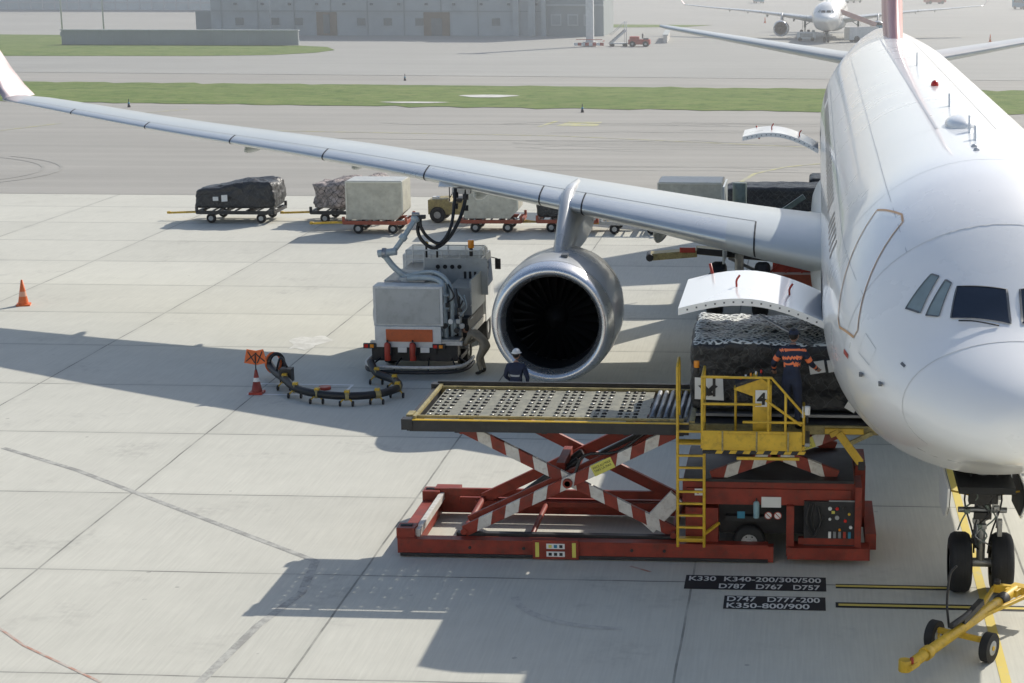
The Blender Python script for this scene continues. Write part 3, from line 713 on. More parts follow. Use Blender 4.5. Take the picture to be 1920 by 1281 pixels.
for y,my in((yF+.22,RW),(yF+2.28,[RED])):
    b.striped((x0,y,z0),(x1,y,z1),.1,.21,my,15,.7)
    b.striped((x0,y+.16,z1),(x1,y+.16,z0),.1,.21,my if y<33 else [RED],15,-.7)
b.striped((x0+.05,yF+.52,z0+.1),(x1,yF+.52,z1+.02),.1,.2,[RED],1,0)
xc,zc=(x0+x1)/2,(z0+z1)/2
b.cyl((xc,yF+.1,zc),(xc,yF+2.5,zc),.09,RED);b.cyl((xc,yF+.1,zc),(xc,yF+.14,zc),.06,BLACK)
for x,z in((x0,z0),(x1,z0),(x0,z1),(x1,z1)): b.cyl((x,yF+.12,z),(x,yF+2.48,z),.06,RED)
b.beam((xc-.2,yF+.7,zc+.15),(xc-.2,yF+1.9,zc+.15),.16,.16,RED);b.beam((xc+.55,yF+.9,zc+.35),(x1-.3,yF+.9,z1-.05),.12,.12,BLACK)
b.cyl((xc-1.3,yF+1,.55),(xc+.1,yF+1,zc+.2),.07,BLACK);b.cyl((xc-1.3,yF+1.6,.55),(xc+.1,yF+1.6,zc+.2),.07,BLACK)
b.tube([(xc+.1,yF+.2,zc+.05),(xc+.3,yF+.25,zc+.5),(xc+.9,yF+.3,z1-.4),(xc+1.4,yF+.3,z1-.05)],.03,BLACK,6)
b.beam((-2.75,yF+.4,.5),(-2.2,yF+.4,1.1),.12,.3,SWHITE)
d=Vector((x1-x0,0,z1-z0)).normalized();pc=Vector((x0,yF+.165,z0))+d*((x1-x0)*.745)
b.box(pc,(.42,.015,.22),LABY,(0,-math.atan2(z1-z0,x1-x0),0))
for y,my in((yF+.22,RW),(yF+2.2,[RED])):
    b.striped((-1.55,y,1.55),(.75,y,2.42),.1,.22,my,9,.7);b.striped((-1.55,y+.16,2.42),(.75,y+.16,1.55),.1,.22,my,9,-.7)
b.cyl((-.4,yF+.12,1.98),(-.4,yF+2.4,1.98),.09,RED);b.cyl((-.4,yF+.12,1.98),(-.4,yF+.16,1.98),.07,BLACK)
a_=-math.atan2(.87,2.3);b.box((.12,yF+.16,2.18),(.42,.015,.2),LABY,(0,a_,0))
b.cyl((-.9,yF+1,1.6),(.2,yF+1,2.3),.08,BLACK)
b.build('scissor_lift',LD,bevel=.006)
text("FACE AU MAX\nTAKE LA MAX",'plate_text',LD,(pc.x-.17,pc.y-.012,pc.z-.06),.062,BLACK,rot=(R(90),-math.atan2(z1-z0,x1-x0),0),sx=.9)
text("FACE AU MAX\nTAKE LA MAX",'plate_text',LD,(.12-.17,yF+.148,2.18-.08),.06,BLACK,rot=(R(90),a_,0),sx=.9)
b=MB()
dz=2.6
b.box((-4.5,yF-.06,2.5),(5.1,.07,.2),BLACK);b.box((-4.5,yF-.06,2.612),(5.1,.075,.018),YEL)
b.box((-4.5,yB+.04,2.52),(5.1,.07,.2),YELD);b.box((-4.5,yB+.04,2.66),(5.1,.05,.1),BLACK)
b.box((-4.5,yF+.07,2.64),(4.9,.05,.05),YELD);b.box((-4.5,yF+.2,2.62),(4.9,.03,.02),YELD)
b.box((-4.5,yB-.12,2.63),(4.9,.04,.04),YELD)
b.box((-7.05,(yF+yB)/2,2.5),(.14,2.6,.22),BLACK);b.box((-6.97,(yF+yB)/2,2.64),(.06,2.6,.06),YELD)
b.box((-7.1,yF-.02,2.53),(.2,.2,.2),BLACK);b.box((-7.1,yF+.3,2.6),(.12,.3,.1),YELD)
b.box((-7.08,yB,2.62),(.16,.22,.12),BLACK)
for x in(-6.2,-4.6,-3.1,-2.1): b.box((x,(yF+yB)/2,2.42),(.1,2.5,.14),BLACK)
for y in(yF+.3,yF+1.25,yB-.3): b.box((-4.5,y,2.36),(4.9,.09,.08),BLACK)
nx,ny=28,9;X0,X1,Y0,Y1=-6.85,-2.75,yF+.26,yB-.18
cw,ch=(X1-X0)/nx,(Y1-Y0)/ny
for i in range(nx):
    for j in range(ny):
        xx,yy=X0+i*cw,Y0+j*ch
        if (i%4==3): b.quad([(xx,yy,dz),(xx+cw,yy,dz),(xx+cw,yy+ch,dz),(xx,yy+ch,dz)],DECK);continue
        o=[(xx,yy),(xx+cw,yy),(xx+cw,yy+ch),(xx,yy+ch)]
        mx,my=.2*cw,.26*ch
        q=[(xx+mx,yy+my),(xx+cw-mx,yy+my),(xx+cw-mx,yy+ch-my),(xx+mx,yy+ch-my)]
        V=[(*p_,dz) for p_ in o]+[(*p_,dz) for p_ in q]+[(*p_,dz-.03) for p_ in q]
        b.add(V,[(k,(k+1)%4,4+(k+1)%4,4+k) for k in range(4)],DECK);b.add(V[4:],[(k,(k+1)%4,4+(k+1)%4,4+k) for k in range(4)],BLACK)
        cx,cy=xx+cw/2,yy+ch/2
        if i%4==1: b.quad([(xx+mx,yy+my,dz-.031),(xx+cw-mx,yy+my,dz-.031),(xx+cw-mx,yy+ch-my,dz-.031),(xx+mx,yy+ch-my,dz-.031)],BLACK)  # Dark sheets added under some holes so less light passes
        b.cyl((cx-.035,cy-.02,dz+.0),(cx+.025,cy+.02,dz+.0),.026,BLACK if (i*3+j)%4 else ROLL,8)
for k in range(6):
    x=-2.65+k*.125;b.cyl((x,yF+.3,dz+.0),(x,yB-.2,dz+.0),.045,ROLL if k%2 else STEEL,10)
b.box((-2.35,(yF+yB)/2,dz-.07),(.8,2.4,.03),BLACK)
b.box((-1.9,(yF+yB)/2,dz-.02),(.1,2.5,.12),YELD)
b.build('main_deck',LD,bevel=0)
b=MB()
b.box((-.25,yF,2.52),(3.6,.1,.16),YELD);b.box((-.25,yB,2.52),(3.6,.1,.2),YELD);b.box((-.25,(yF+yB)/2,2.58),(3.5,2.5,.06),BLACK)
b.box((1.35,(yF+yB)/2,2.55),(.35,2.6,.1),BLACK);b.box((.85,yF-.06,2.52),(.7,.12,.1),YEL)
b.beam((.75,yF-.12,2.5),(1.15,yF-.12,1.95),.1,.14,YEL);b.beam((.6,yF-.1,2.45),(.75,yF-.1,2.52),.1,.1,YEL);b.box((1.17,yF-.12,1.9),(.12,.12,.16),BLACK)
b.beam((.95,yF-.12,2.3),(1.35,yF-.12,2.5),.08,.08,YELD)
for y in(yF+.4,yB-.4): b.box((-.25,y,2.45),(3.3,.1,.12),RED)
b.build('bridge_deck',LD,bevel=.008)
b=MB()
b.box((-.5,33.05,1.27),(3.15,2.4,.42),RED);b.box((-.5,yF+.08,1.22),(3.0,.06,.3),RED)
b.box((-.5,33.2,.75),(2.9,2.0,.7),BLACK);b.box((-.5,32.95,1.52),(3.1,2.3,.05),BLACK)
b.box((-1.72,yF+.3,.62),(.6,.5,.75),RED);b.box((.65,yF+.22,.75),(1.0,.5,.85),BLACK);b.box((.6,yF+.0,.23),(1.5,.4,.22),RED);b.box((-.1,yF-.02,.62),(.14,.12,.95),RED)
b.box((.85,yF-.01,1.1),(.5,.02,.2),STEEL);b.box((1.13,yF+.3,.9),(.12,.8,1.15),RED);b.box((1.2,33.6,.9),(.2,1.2,1.2),RED);b.box((1.38,33,.35),(.2,2.1,.3),RED)
b.box((.6,yF+.02,.42),(1.1,.12,.12),RED)
for i,(x,z,r_) in enumerate(((.62,1.05,.035),(.75,1.05,.03),(.88,1.05,.03),(.97,.95,.025),(.62,.85,.025),(.75,.88,.04),(.9,.82,.03),(1.0,.7,.03),(.8,.65,.025))):
    b.cyl((x,yF-.06,z),(x,yF-.02,z),r_,[LABW,REDL,BLACK,YEL,LABW,HUB,REDL,LABW,AMBER][i],12)
for k in range(5): b.box((.62+k*.09,yF-.035,.55),(.05,.03,.12),[LABW,STEEL,STEEL,REDB,LABB][k])
b.tube([(.25,yF-.04,1.15),(.2,yF-.1,.8),(.32,yF-.1,.55),(.45,yF-.1,.8),(.4,yF-.05,1.1)],.025,HOSE,8)
b.tube([(.33,yF-.04,1.15),(.28,yF-.08,.85),(.38,yF-.1,.62),(.5,yF-.08,.9)],.02,HOSE,8)
b.box((.68,yF-.035,.98),(.06,.03,.05),LABY)
def lw(b,x,y,z,r,wd,s=-1):
    b.lathe([(-wd/2,r*.5),(-wd/2,r*.85),(-wd*.38,r*.97),(0,r),(wd*.38,r*.97),(wd/2,r*.85),(wd/2,r*.5)],(x,y,z),RUB,28,'Y')
    b.cyl((x,y-wd*.4,z),(x,y+wd*.4,z),r*.56,HUB,20);b.cyl((x,y-wd*.5,z),(x,y+wd*.5,z),r*.2,HUB,12)
    for k in range(6):
        a=k*math.pi/3;b.cyl((x+r*.36*math.cos(a),y-wd*.44,z+r*.36*math.sin(a)),(x+r*.36*math.cos(a),y+wd*.44,z+r*.36*math.sin(a)),r*.05,DARK,6)
lw(b,-.85,yF+.22,.33,.3,.24);lw(b,-.85,yB-.1,.33,.3,.24);lw(b,.6,yB-.1,.33,.3,.24)
b.box((-.85,yF+.45,.72),(.9,.3,.1),BLACK)
b.box((-.45,yF+.03,1.13),(.36,.012,.2),LABW);b.box((-1.0,yF+.03,.88),(.14,.012,.13),LABB)
for x in(-.5,-.33):
    b.cyl((x,yF+.03,.88),(x,yF+.018,.88),.07,LABW,18);b.lathe([(0,.06),(0.0,.075)],(x,yF+.014,.88),REDB,18);b.box((x,yF+.012,.88),(.12,.006,.014),REDB,(0,R(45),0))
b.cyl((-.72,yF-.03,.85),(-.72,yF-.03,1.12),.055,mat('bottle_blue',(.25,.4,.45),.3),12);b.ell((-.72,yF-.03,1.12),(.055,.055,.05),mat('bottle_blue',(.25,.4,.45),.3),10);b.box((-.72,yF-.03,1.19),(.03,.03,.05),BLACK)
b.box((-1.75,yF+.04,1.3),(.2,.012,.13),LABW)
b.cyl((-1.79,yF+.032,1.3),(-1.79,yF+.02,1.3),.03,REDB,12)
b.build('chassis_body',LD,bevel=.012)
b=MB()
yL=yF-.28
for x in(-2.14,-1.66): b.cyl((x,yL,.35),(x,yL,3.72 if x<-2 else 3.7),.028,YEL,8)
b.tube([(-2.14,yL,3.7),(-2.14,yL+.15,3.76),(-2.14,yL+.5,3.7),(-2.14,yL+.5,2.7)],.025,YEL,8)
for k in range(10): b.box((-1.9,yL,.5+k*.225),(.48,.06,.035),YEL)
for z in(.36,2.2): b.box((-1.9,yL+.12,z+.1),(.5,.2,.05),YEL)
b.beam((-1.66,yL,.6),(-1.4,yL+.3,.72),.05,.05,YEL)
y0,y1=30.75,31.6
b.box((-.72,(y0+y1)/2,2.5),(1.9,y1-y0,.06),STEEL)
b.box((-.78,y0,2.56),(1.75,.05,.36),YEL);b.box((-.78,y0-.03,2.56),(1.2,.02,.26),YEL)
for x in(-1.3,-.7,-.15): b.box((x,y0-.045,2.56),(.03,.02,.36),YELD)
b.box((-1.66,(y0+y1)/2,2.56),(.05,y1-y0,.3),YEL);b.box((.12,(y0+y1)/2,2.56),(.05,y1-y0,.36),YEL)
for k in range(14):
    xk=-1.55+k*.12
    b.add([(xk,y0-.032,2.33),(xk+.12,y0-.032,2.33),(xk+.155,y0-.032,2.39),(xk+.035,y0-.032,2.39)],[(0,1,2,3)],YEL if k%2 else BLACK)
b.box((-.75,y0-.01,2.36),(1.8,.03,.08),BLACK);b.box((-.5,y0-.02,2.25),(1.1,.05,.05),YEL)
def rail(pts,r=.024): b.tube(pts,r,YEL,8,1)
for x in(-1.66,.12):
    rail([(x,y0,2.5),(x,y0,3.72 if x<0 else 3.1)])
rail([(-1.66,y0,3.7),(-.45,y0,3.7),(.12,y0,3.05),(.12,y0,2.5)]);rail([(-1.66,y0,3.22),(-.62,y0,3.22)]);rail([(-.55,y0,3.3),(.08,y0,2.85)])
rail([(-1.66,y0,3.7),(-1.66,y1,3.7),(-1.66,y1,2.5)]);rail([(-1.66,y0,3.1),(-1.66,y1,3.1)])
rail([(-.5,y0,3.7),(-.5,y0,2.5)]);rail([(-.2,y0,3.42),(-.2,y0,2.5)]);rail([(-.95,y0,2.9),(.12,y0,2.9)])
rail([(.12,y0,3.05),(.12,y1,3.05),(.12,y1,2.5)]);rail([(-1.1,y1-.1,3.3),(-1.1,y1-.1,2.5)])
b.prism([(-1.12,3.42),(-.72,3.68),(-.45,3.5),(-.45,2.65),(-.78,2.65),(-.78,3.3)],.3,YEL,'Y',y0+.42)
b.box((-.85,y0+.4,3.58),(.5,.34,.06),BLACK,(0,R(-20),0))
for k in range(5): b.cyl((-1.0+k*.09,y0+.36,3.58+k*.03),(-1.0+k*.09,y0+.36,3.64+k*.03),.018,[REDL,LABW,AMBER,LABW,REDL][k],8)
b.box((-.62,y0+.245,3.27),(.23,.012,.3),LABW)
b.box((.1,y0-.02,3.1),(.02,.02,.2),SWHITE);b.cyl((.18,y0,3.05),(.18,y0,3.2),.05,LABW,10);b.cyl((.18,y0,3.05),(.18,y0,2.9),.02,BLACK,8)
b.cyl((-1.8,y1-.1,3.7),(-1.8,y1-.1,3.82),.05,AMBER,12);b.cyl((-1.8,y1-.1,3.6),(-1.8,y1-.1,3.7),.05,BLACK,12)
b.box((-1.5,y1+.2,3.35),(.05,.05,.5),BLACK)
b.build('operator_stand',LD,bevel=.005)
text("4",'number_plate',LD,(-.7,y0+.235,3.165),.29,BLACK,rot=(R(90),0,0),sx=1.05,bold=.012)

# ---------------------------------------------------------------- refuelling truck
TX,TY=-10.05,46.2
b=MB()
def tb(c,d,m,rot=None): b.box((TX+c[0],TY+c[1],c[2]),d,m,rot)
def tp(*p): return [(TX+q[0],TY+q[1],q[2]) for q in p]
tb((0,2.6,.72),(1.1,5.2,.22),BLACK)
tb((-.05,.25,.62),(2.3,.35,.45),BLACK);tb((0,.1,.88),(2.45,.12,.1),SWHITE)
tb((0,.9,.45),(2.3,1.3,.12),BLACK)
arc=[( -1.4,1.0,.33),(-1.38,.2,.33),(-1.15,-.25,.33),(-.5,-.42,.33),(.4,-.42,.33),(1.1,-.25,.33),(1.33,.2,.33),(1.35,1.0,.33)]
b.tube(tp(*arc),.045,SWHITE,8);b.tube(tp(*[(x,y,.2) for x,y,z in arc]),.05,BLACK,8)
for q in arc[1:-1]: b.cyl(tp((q[0],q[1],.2))[0],tp((q[0],q[1],.33))[0],.02,BLACK,6);b.tube(tp((q[0],q[1],.33),(q[0]*.8,.2,.5)),.025,BLACK,6,1)
for x in(-1.22,.62):
    tb((x,-.02,.82),(.34,.08,.13),BLACK)
    tb((x-.09,-.065,.82),(.1,.02,.09),REDL);tb((x+.06,-.065,.82),(.1,.02,.09),AMBER)
for x in(-.73,-.06): 
    b.cyl(tp((x,-.12,.45))[0],tp((x,-.12,.88))[0],.085,REDB,14);b.ell(tp((x,-.12,.88))[0],(.085,.085,.06),REDB,12);b.cyl(tp((x,-.12,.9))[0],tp((x,-.12,1.0))[0],.025,BLACK,8);b.tube(tp((x,-.14,.96),(x+.1,-.18,.88),(x+.09,-.2,.6)),.015,BLACK,6)
tb((.25,-.05,.72),(.24,.03,.14),LABW);tb((-.35,-.05,.72),(.24,.03,.14),LABW)
tb((-.2,.02,1.06),(1.76,.06,.56),TWHITE);tb((-.16,-.02,1.1),(1.24,.03,.33),mat('orange_board',(.55,.12,.035),.5,0,.1,3,dirt=.3))
tb((-.2,.4,1.86),(1.84,.6,1.06),TWHITE);tb((-.2,.09,1.86),(1.7,.02,.94),TGREY)
b.lathe([(.0,0),(.05,.5),(.16,.78),(.3,.88),(2.6,.88),(2.75,.75),(2.8,0)],(TX-.42,TY+.45,1.5),TGREY,36)
for yy in(.9,1.6,2.4): b.lathe([(yy-.03,.885),(yy,.9),(yy+.03,.885)],(TX-.42,TY+.45,1.5),STEEL,36)
tb((-.4,1.6,2.42),(1.1,1.8,.06),STEEL)
for yy in(.9,1.7): b.cyl(tp((-.4,yy,2.4))[0],tp((-.4,yy,2.52))[0],.22,TGREY,18)
for x in(-1.0,1.0):
    for yy,r_ in((1.5,.42),(4.6,.42)):
        b.lathe([(-.15,.2),(-.15,.38),(0,.42),(.15,.38),(.15,.2)],(TX+x,TY+yy,.42),RUB,24,'X');b.cyl(tp((x-.13,yy,.42))[0],tp((x+.13,yy,.42))[0],.2,HUB,14)
    b.prism([(TY+.95,.55),(TY+1.1,.9),(TY+1.9,.9),(TY+2.05,.55),(TY+2.1,.6),(TY+1.95,.96),(TY+1.05,.96),(TY+.9,.6)],.34,SWHITE,'X',TX+x*1.05)
tb((.85,2.0,1.15),(.8,2.4,.5),BLACK);tb((.95,2.2,1.75),(.6,1.8,.8),TGREY);tb((1.26,2.0,.95),(.05,2.6,.18),SWHITE)
tb((.75,.3,.95),(.8,.5,.08),STEEL)
for k in range(5):
    b.cyl(tp((.55+.14*k,.45,1.0+.05*(k%2)))[0],tp((.55+.14*k,.45,1.45+.1*(k%3)))[0],.05,[PIPE,STEEL,BLACK,PIPE,STEEL][k],10)
    b.cyl(tp((.6+.15*k,.2,1.2+.12*(k%3)))[0],tp((.6+.15*k,.28,1.2+.12*(k%3)))[0],.07,[HUB,BLACK,LABW,BLACK,HUB][k],14)
b.tube(tp((.75,.35,.9),(.72,.35,1.7),(.7,.4,2.25),(.55,.5,2.5),(.1,.6,2.55),(-.3,.7,2.5)),.075,PIPE,12)
b.tube(tp((.9,.45,1.0),(.9,.45,2.0),(.85,.5,2.35),(.6,.6,2.62),(.2,.8,2.66),(-.5,.9,2.5)),.06,PIPE,12)
b.tube(tp((.55,.3,1.2),(.55,.25,1.9),(.5,.3,2.25),(.3,.35,2.38)),.05,TWHITE,10)
for z in(1.3,1.75,2.1): b.cyl(tp((.74,.35,z))[0],tp((.74,.35,z+.05))[0],.11,PIPE,14)
for k in range(22):
    x,yy,z=random.uniform(.45,1.25),random.uniform(.2,.9),random.uniform(1,1.95)
    b.tube(tp((x,yy,z),(x+random.uniform(-.2,.2),yy-.1,z+.2),(x+random.uniform(-.2,.2),yy,z+.5)),.025,[BLACK,PIPE,STEEL,TWHITE][k%4],6)
    tb((x,yy-.05,z-.05),(.1,.08,.12),[BLACK,STEEL,TGREY][k%3])
tb((.6,2.75,2.2),(1.75,.06,1.0),TGREY);tb((1.27,2.2,1.9),(.05,2.0,.95),TGREY)
for i in range(3):
    for j in range(2): tb((.85+.14*i,2.71,1.95+.3*j),(.07,.03,.2),BLACK)
for k in range(4): b.cyl(tp((.1+.2*k,2.71,2.48))[0],tp((.1+.2*k,2.68,2.48))[0],.06,DARK,12)
for x in(-.8,-.3,.2,.7,1.25):
    b.cyl(tp((x,2.8,2.2))[0],tp((x,2.8,2.92))[0],.022,TWHITE,6)
    b.cyl(tp((x,3.7,2.4))[0],tp((x,3.7,2.92))[0],.022,TWHITE,6)
for z in(2.65,2.92): b.tube(tp((-.8,2.8,z),(1.25,2.8,z)),.022,TWHITE,6,1);b.tube(tp((-.8,3.7,z),(1.25,3.7,z)),.022,TWHITE,6,1);b.tube(tp((1.25,2.8,z),(1.25,3.7,z)),.022,TWHITE,6,1)
for k in range(4): b.cyl(tp((1.28,1.0,1.0+.35*k))[0],tp((1.28,1.35,1.0+.35*k))[0],.015,STEEL,6)
tb((.2,3.3,2.35),(2.2,1.1,.1),STEEL)
b.cyl(tp((1.0,2.9,2.75))[0],tp((1.0,2.9,2.98))[0],.05,BLACK,10);b.cyl(tp((1.0,2.9,2.98))[0],tp((1.0,2.9,3.2))[0],.085,AMBER,14)
for p in((-.25,2.9),(.05,2.9)): b.cyl(tp((*p,2.7))[0],tp((*p,3.15))[0],.03,BLACK,8);b.ell(tp((*p,3.1))[0],(.07,.07,.05),YEL,8)
b.prism([(TY+3.95,.7),(TY+3.95,2.6),(TY+4.9,2.6),(TY+5.25,1.7),(TY+5.3,.7)],2.35,TWHITE,'X',TX+.02)
for x in(-1.17,1.21): b.prism([(TY+4.15,1.65),(TY+4.15,2.4),(TY+4.8,2.4),(TY+5.05,1.7)],.02,GLASS,'X',TX+x)
b.prism([(TY+4.0,2.6),(TY+4.9,2.6),(TY+4.8,2.72),(TY+4.1,2.72)],2.2,TWHITE,'X',TX+.02)
b.box((TX+1.4,TY+4.9,2.2),(.16,.06,.3),BLACK);b.tube(tp((1.2,4.9,2.4),(1.4,4.9,2.35)),.015,BLACK,6,1)
b.tube(tp((-.35,.95,2.45),(-.7,.9,2.75),(-.95,.85,3.1)),.085,PIPE,12,3)
b.ell(tp((-.95,.85,3.13))[0],(.13,.13,.13),PIPE,14);b.cyl(tp((-1.12,.85,3.13))[0],tp((-.62,.85,3.2))[0],.1,PIPE,14)
b.cyl(tp((-1.0,.85,3.15))[0],tp((-.9,.85,3.15))[0],.14,STEEL,14)
b.tube(tp((-.7,.9,3.2),(-.45,1.0,3.55),(-.2,1.2,3.98)),.07,PIPE,12,2)
b.cyl(tp((-.5,.95,3.5))[0],tp((-.42,1.0,3.6))[0],.11,PIPE,14)
b.ell(tp((-.17,1.25,4.02))[0],(.13,.13,.12),PIPE,14);b.box(tp((-.05,1.25,4.07))[0],(.3,.14,.1),BLACK);b.cyl(tp((-.25,1.2,4.15))[0],tp((-.05,1.2,4.15))[0],.05,STEEL,8)
P0=tp((-.05,1.3,4.05))[0]
b.tube([P0,(P0[0]-.08,47.5,3.7),(P0[0]+.05,47.5,3.4),(-9.75,47.55,3.22),(-9.4,47.7,3.45),(-9.12,47.9,3.95),(-9.0,48.1,4.4),(-8.98,48.15,4.75)],.05,HOSE,10,6)
b.tube([P0,(P0[0]+.02,47.45,3.8),(P0[0]+.2,47.5,3.5),(-9.6,47.55,3.35),(-9.35,47.7,3.7),(-9.27,47.9,4.2),(-9.25,48.1,4.75)],.045,HOSE,10,6)
b.box((-9.3,48.35,4.88),(.85,.5,.03),LABW,(R(20),0,R(4)));b.box((-9.1,48.2,4.68),(.5,.2,.16),STEEL)
for x,z in((-9.25,4.5),(-8.98,4.45),(-9.27,4.2),(-8.99,4.15)): b.cyl((x,48.1,z),(x,48.12,z+.15),.08,BLACK,10)
b.build('refueling_truck',bevel=.01)

b=MB()
hp=[(-14.0,46.0,.45),(-13.6,45.3,.3),(-13.1,44.5,.28),(-12.6,43.7,.24),(-11.9,43.15,.24),(-11.1,42.95,.24),(-10.4,43.2,.24),(-10.05,43.9,.24),(-10.3,44.7,.24),(-10.9,45.3,.28),(-11.2,45.9,.45)]
b.tube(hp,.10,HOSE,12,6)
for (x,y,z),k in zip(hp[2:-1],range(9)):
    b.cyl((x-.06,y-.035,z),(x+.06,y+.035,z),.115,YELD,12)
    b.box((x,y,z+.12),(.12,.12,.06),YEL)
    for s_ in(-.16,.16): b.beam((x,y,z),(x+s_,y-.1,.1),.03,.03,YEL);b.cyl((x+s_-.02,y-.1,.07),(x+s_+.02,y-.1,.07),.07,BLACK,10)
t=[(-13.75+.17*math.cos(a),45.75+.1*math.cos(a),.42+.26*math.sin(a)) for a in [i*.524 for i in range(13)]]
b.tube(t,.035,ORANGE,8,2);b.tube([(p[0]+.08,p[1],p[2]-.02) for p in t],.05,HOSE,8,2);b.box((-13.1,44.7,.35),(.3,.3,.35),BLACK);b.tube([(-13.5,45.1,.3),(-13.3,44.9,.75),(-13.1,44.8,.5)],.03,HOSE,6)
b.cyl((-12.1,44.6,.0),(-12.1,44.6,.08),.16,REDB,14)
b.build('hydrant_hose')

# ---------------------------------------------------------------- cones, sign
def cone(name,x,y,h=.85):
    b=MB();b.box((0,0,.025),(.42,.42,.05),BLACK if h<.8 else ORANGE)
    b.lathe([(.04,.17),(h*.35,.125),(h*.36,.125)],(0,0,0),ORANGE,20,'Z');b.lathe([(h*.36,.127),(h*.55,.098)],(0,0,0),mat('cone_band',(.75,.4,.28),.5),20,'Z');b.lathe([(h*.55,.096),(h,.03),(h+.005,0)],(0,0,0),ORANGE,20,'Z')
    return b.build(name,loc=(x,y,0),rot=(0,0,.3))
cone('traffic_cone',-24.6,55.3,.82)
b=MB();b.box((0,0,.03),(.34,.34,.06),REDB);b.lathe([(.05,.14),(.3,.09),(.3,.09),(.62,.03)],(0,0,0),mat('cone_dark_red',(.3,.05,.03),.5,dirt=.4),18,'Z',)
b.lathe([(.32,.09),(.42,.07)],(0,0,0),LABW,18,'Z')
b.cyl((0,0,.5),(0,0,1.0),.015,BLACK,8)
for a,dx in((R(12),-.1),(R(-14),.12)):
    b.box((dx,0,.95),(.3,.02,.36),ORANGE,(0,a,a));
    for t in(R(40),R(-40)): b.box((dx,-.018-.006*abs(a),.95),(.025,.012,.34),BLACK,(0,a+t,a))
b.build('warning_sign',loc=(-13.7,44.05,0))
for x,y in((24,236),(33,243),(-6,300),(38,205)): cone('traffic_cone',x,y,1.0)
for x,y in((-15.4,128),(-49,130.5),(-35,160),(-76,167)):
    b=MB();b.cyl((0,0,0),(0,0,.25),.12,BLACK,10,.08);b.ell((0,0,.3),(.09,.09,.1),LABB,10);b.cyl((0,0,.4),(0,0,.62),.03,BLACK,8);b.build('taxiway_edge_light',loc=(x,y,0))

# ---------------------------------------------------------------- dollies
def dolly(L_=3.2,W_=1.9,m=YELD,tow=1):
    b=MB();z=.46
    for yy in(-W_/2,W_/2): b.box((0,yy,z),(L_,.1,.14),m)
    for xx in(-L_/2,-L_/6,L_/6,L_/2): b.box((xx,0,z),(.1,W_,.12),m)
    for k in range(7): b.cyl((-L_/2+.2+k*(L_-.4)/6,-W_/2+.05,z+.07),(-L_/2+.2+k*(L_-.4)/6,W_/2-.05,z+.07),.035,STEEL,8)
    for xx in(-L_/2+.55,L_/2-.55):
        b.box((xx,0,.32),(.12,W_-.2,.12),BLACK)
        for yy in(-W_/2+.15,W_/2-.15):
            b.lathe([(-.08,.1),(-.09,.18),(0,.21),(.09,.18),(.08,.1)],(xx,yy,.21),RUB,18,'Y');b.cyl((xx,yy-.085,.21),(xx,yy+.085,.21),.1,HUB,12)
    if tow: b.beam((-tow*L_/2,0,.36),(-tow*(L_/2+1.5),0,.3),.08,.08,YEL);b.beam((-tow*L_/2,.3,.36),(-tow*(L_/2+.7),0,.33),.05,.05,YEL);b.beam((-tow*L_/2,-.3,.36),(-tow*(L_/2+.7),0,.33),.05,.05,YEL);b.cyl((-tow*(L_/2+1.5),0,.27),(-tow*(L_/2+1.5),0,.36),.09,YEL,10)
    for xx in(-L_/2,L_/2):
        for yy in(-W_/2,W_/2): b.box((xx,yy,z+.14),(.1,.1,.2),m)
    return b
def put(b,name,x,y,rot=0): return b.build(name,loc=(x,y,0),rot=(0,0,rot),bevel=0)
b=dolly(3.2,2.0,BLACK,1);cargo_block(b,-1.68,1.62,-1,1,.58,1.62,NETB,NETB,11,.12,.2,26,lambda w_:1.0+.22*math.sin(w_.x*1.3+.4)-.14*max(0,-w_.x));b.quad([(-.5,-1.14,1.2),(-.25,-1.14,1.22),(-.25,-1.14,.95),(-.5,-1.14,.93)],LABW);b.box((-.75,-1.12,1.05),(.22,.05,.16),LABW);put(b,'cargo_dolly',-23.35,74.3,.02)
b=dolly(3.2,2.0,BLACK,1);cargo_block(b,-1.5,1.5,-1,1,.58,1.75,NETM,NETM,21,.18,.2,24,lambda w_:1.05+.14*math.sin(w_.x*2.2)-.2*max(0,-w_.x-.6));put(b,'cargo_dolly',-18.6,74.5,.0)
CE=mat('container_edge',(.62,.62,.56),.4,.4);CT=mat('container_top',(.55,.56,.53),.45,.3,dirt=.2)
def container(b,x0,x1,y0,y1,z0,z1,cut=.35):
    b.prism([(x0,z0),(x1-cut,z0),(x1,z0+cut),(x1,z1),(x0,z1)],y1-y0,SILV,'Y',(y0+y1)/2)
    for x in(x0+.03,x1-.03): b.box((x,y0-.015,(z0+z1)/2+cut/2),(.05,.03,z1-z0-cut),CE)
    b.box(((x0+x1)/2,y0-.018,z1-.03),(x1-x0,.03,.05),CE)
    b.box(((x0+x1)/2,(y0+y1)/2,z1+.01),(x1-x0-.1,y1-y0-.1,.03),CT)
b=dolly(2.5,1.7,CRED,1);container(b,-1.15,1.15,-.8,.8,.58,2.1,.3);put(b,'cargo_dolly',-16.9,71.6,.02)
b=dolly(2.4,1.7,CRED,-1);container(b,-1.1,1.1,-.8,.8,.58,2.0,.35);put(b,'cargo_dolly',-12.35,72.2,.04)
b=dolly(2.4,1.7,CRED,-1);cargo_block(b,-1.2,.1,-.8,.8,.58,1.75,NETB,NETB,31,.08,.15,14);container(b,.2,1.1,-.75,.8,.58,1.55,.1);put(b,'cargo_dolly',-9.3,72.4,.02)
b=dolly(2.6,1.7,STEEL,1);put(b,'cargo_dolly',-6.6,72.0,0)
b=dolly(3.0,2.2,STEEL,1);container(b,-1.4,1.3,-1.1,1.1,.6,1.65,.1);put(b,'cargo_dolly',-4.5,75.8,0)
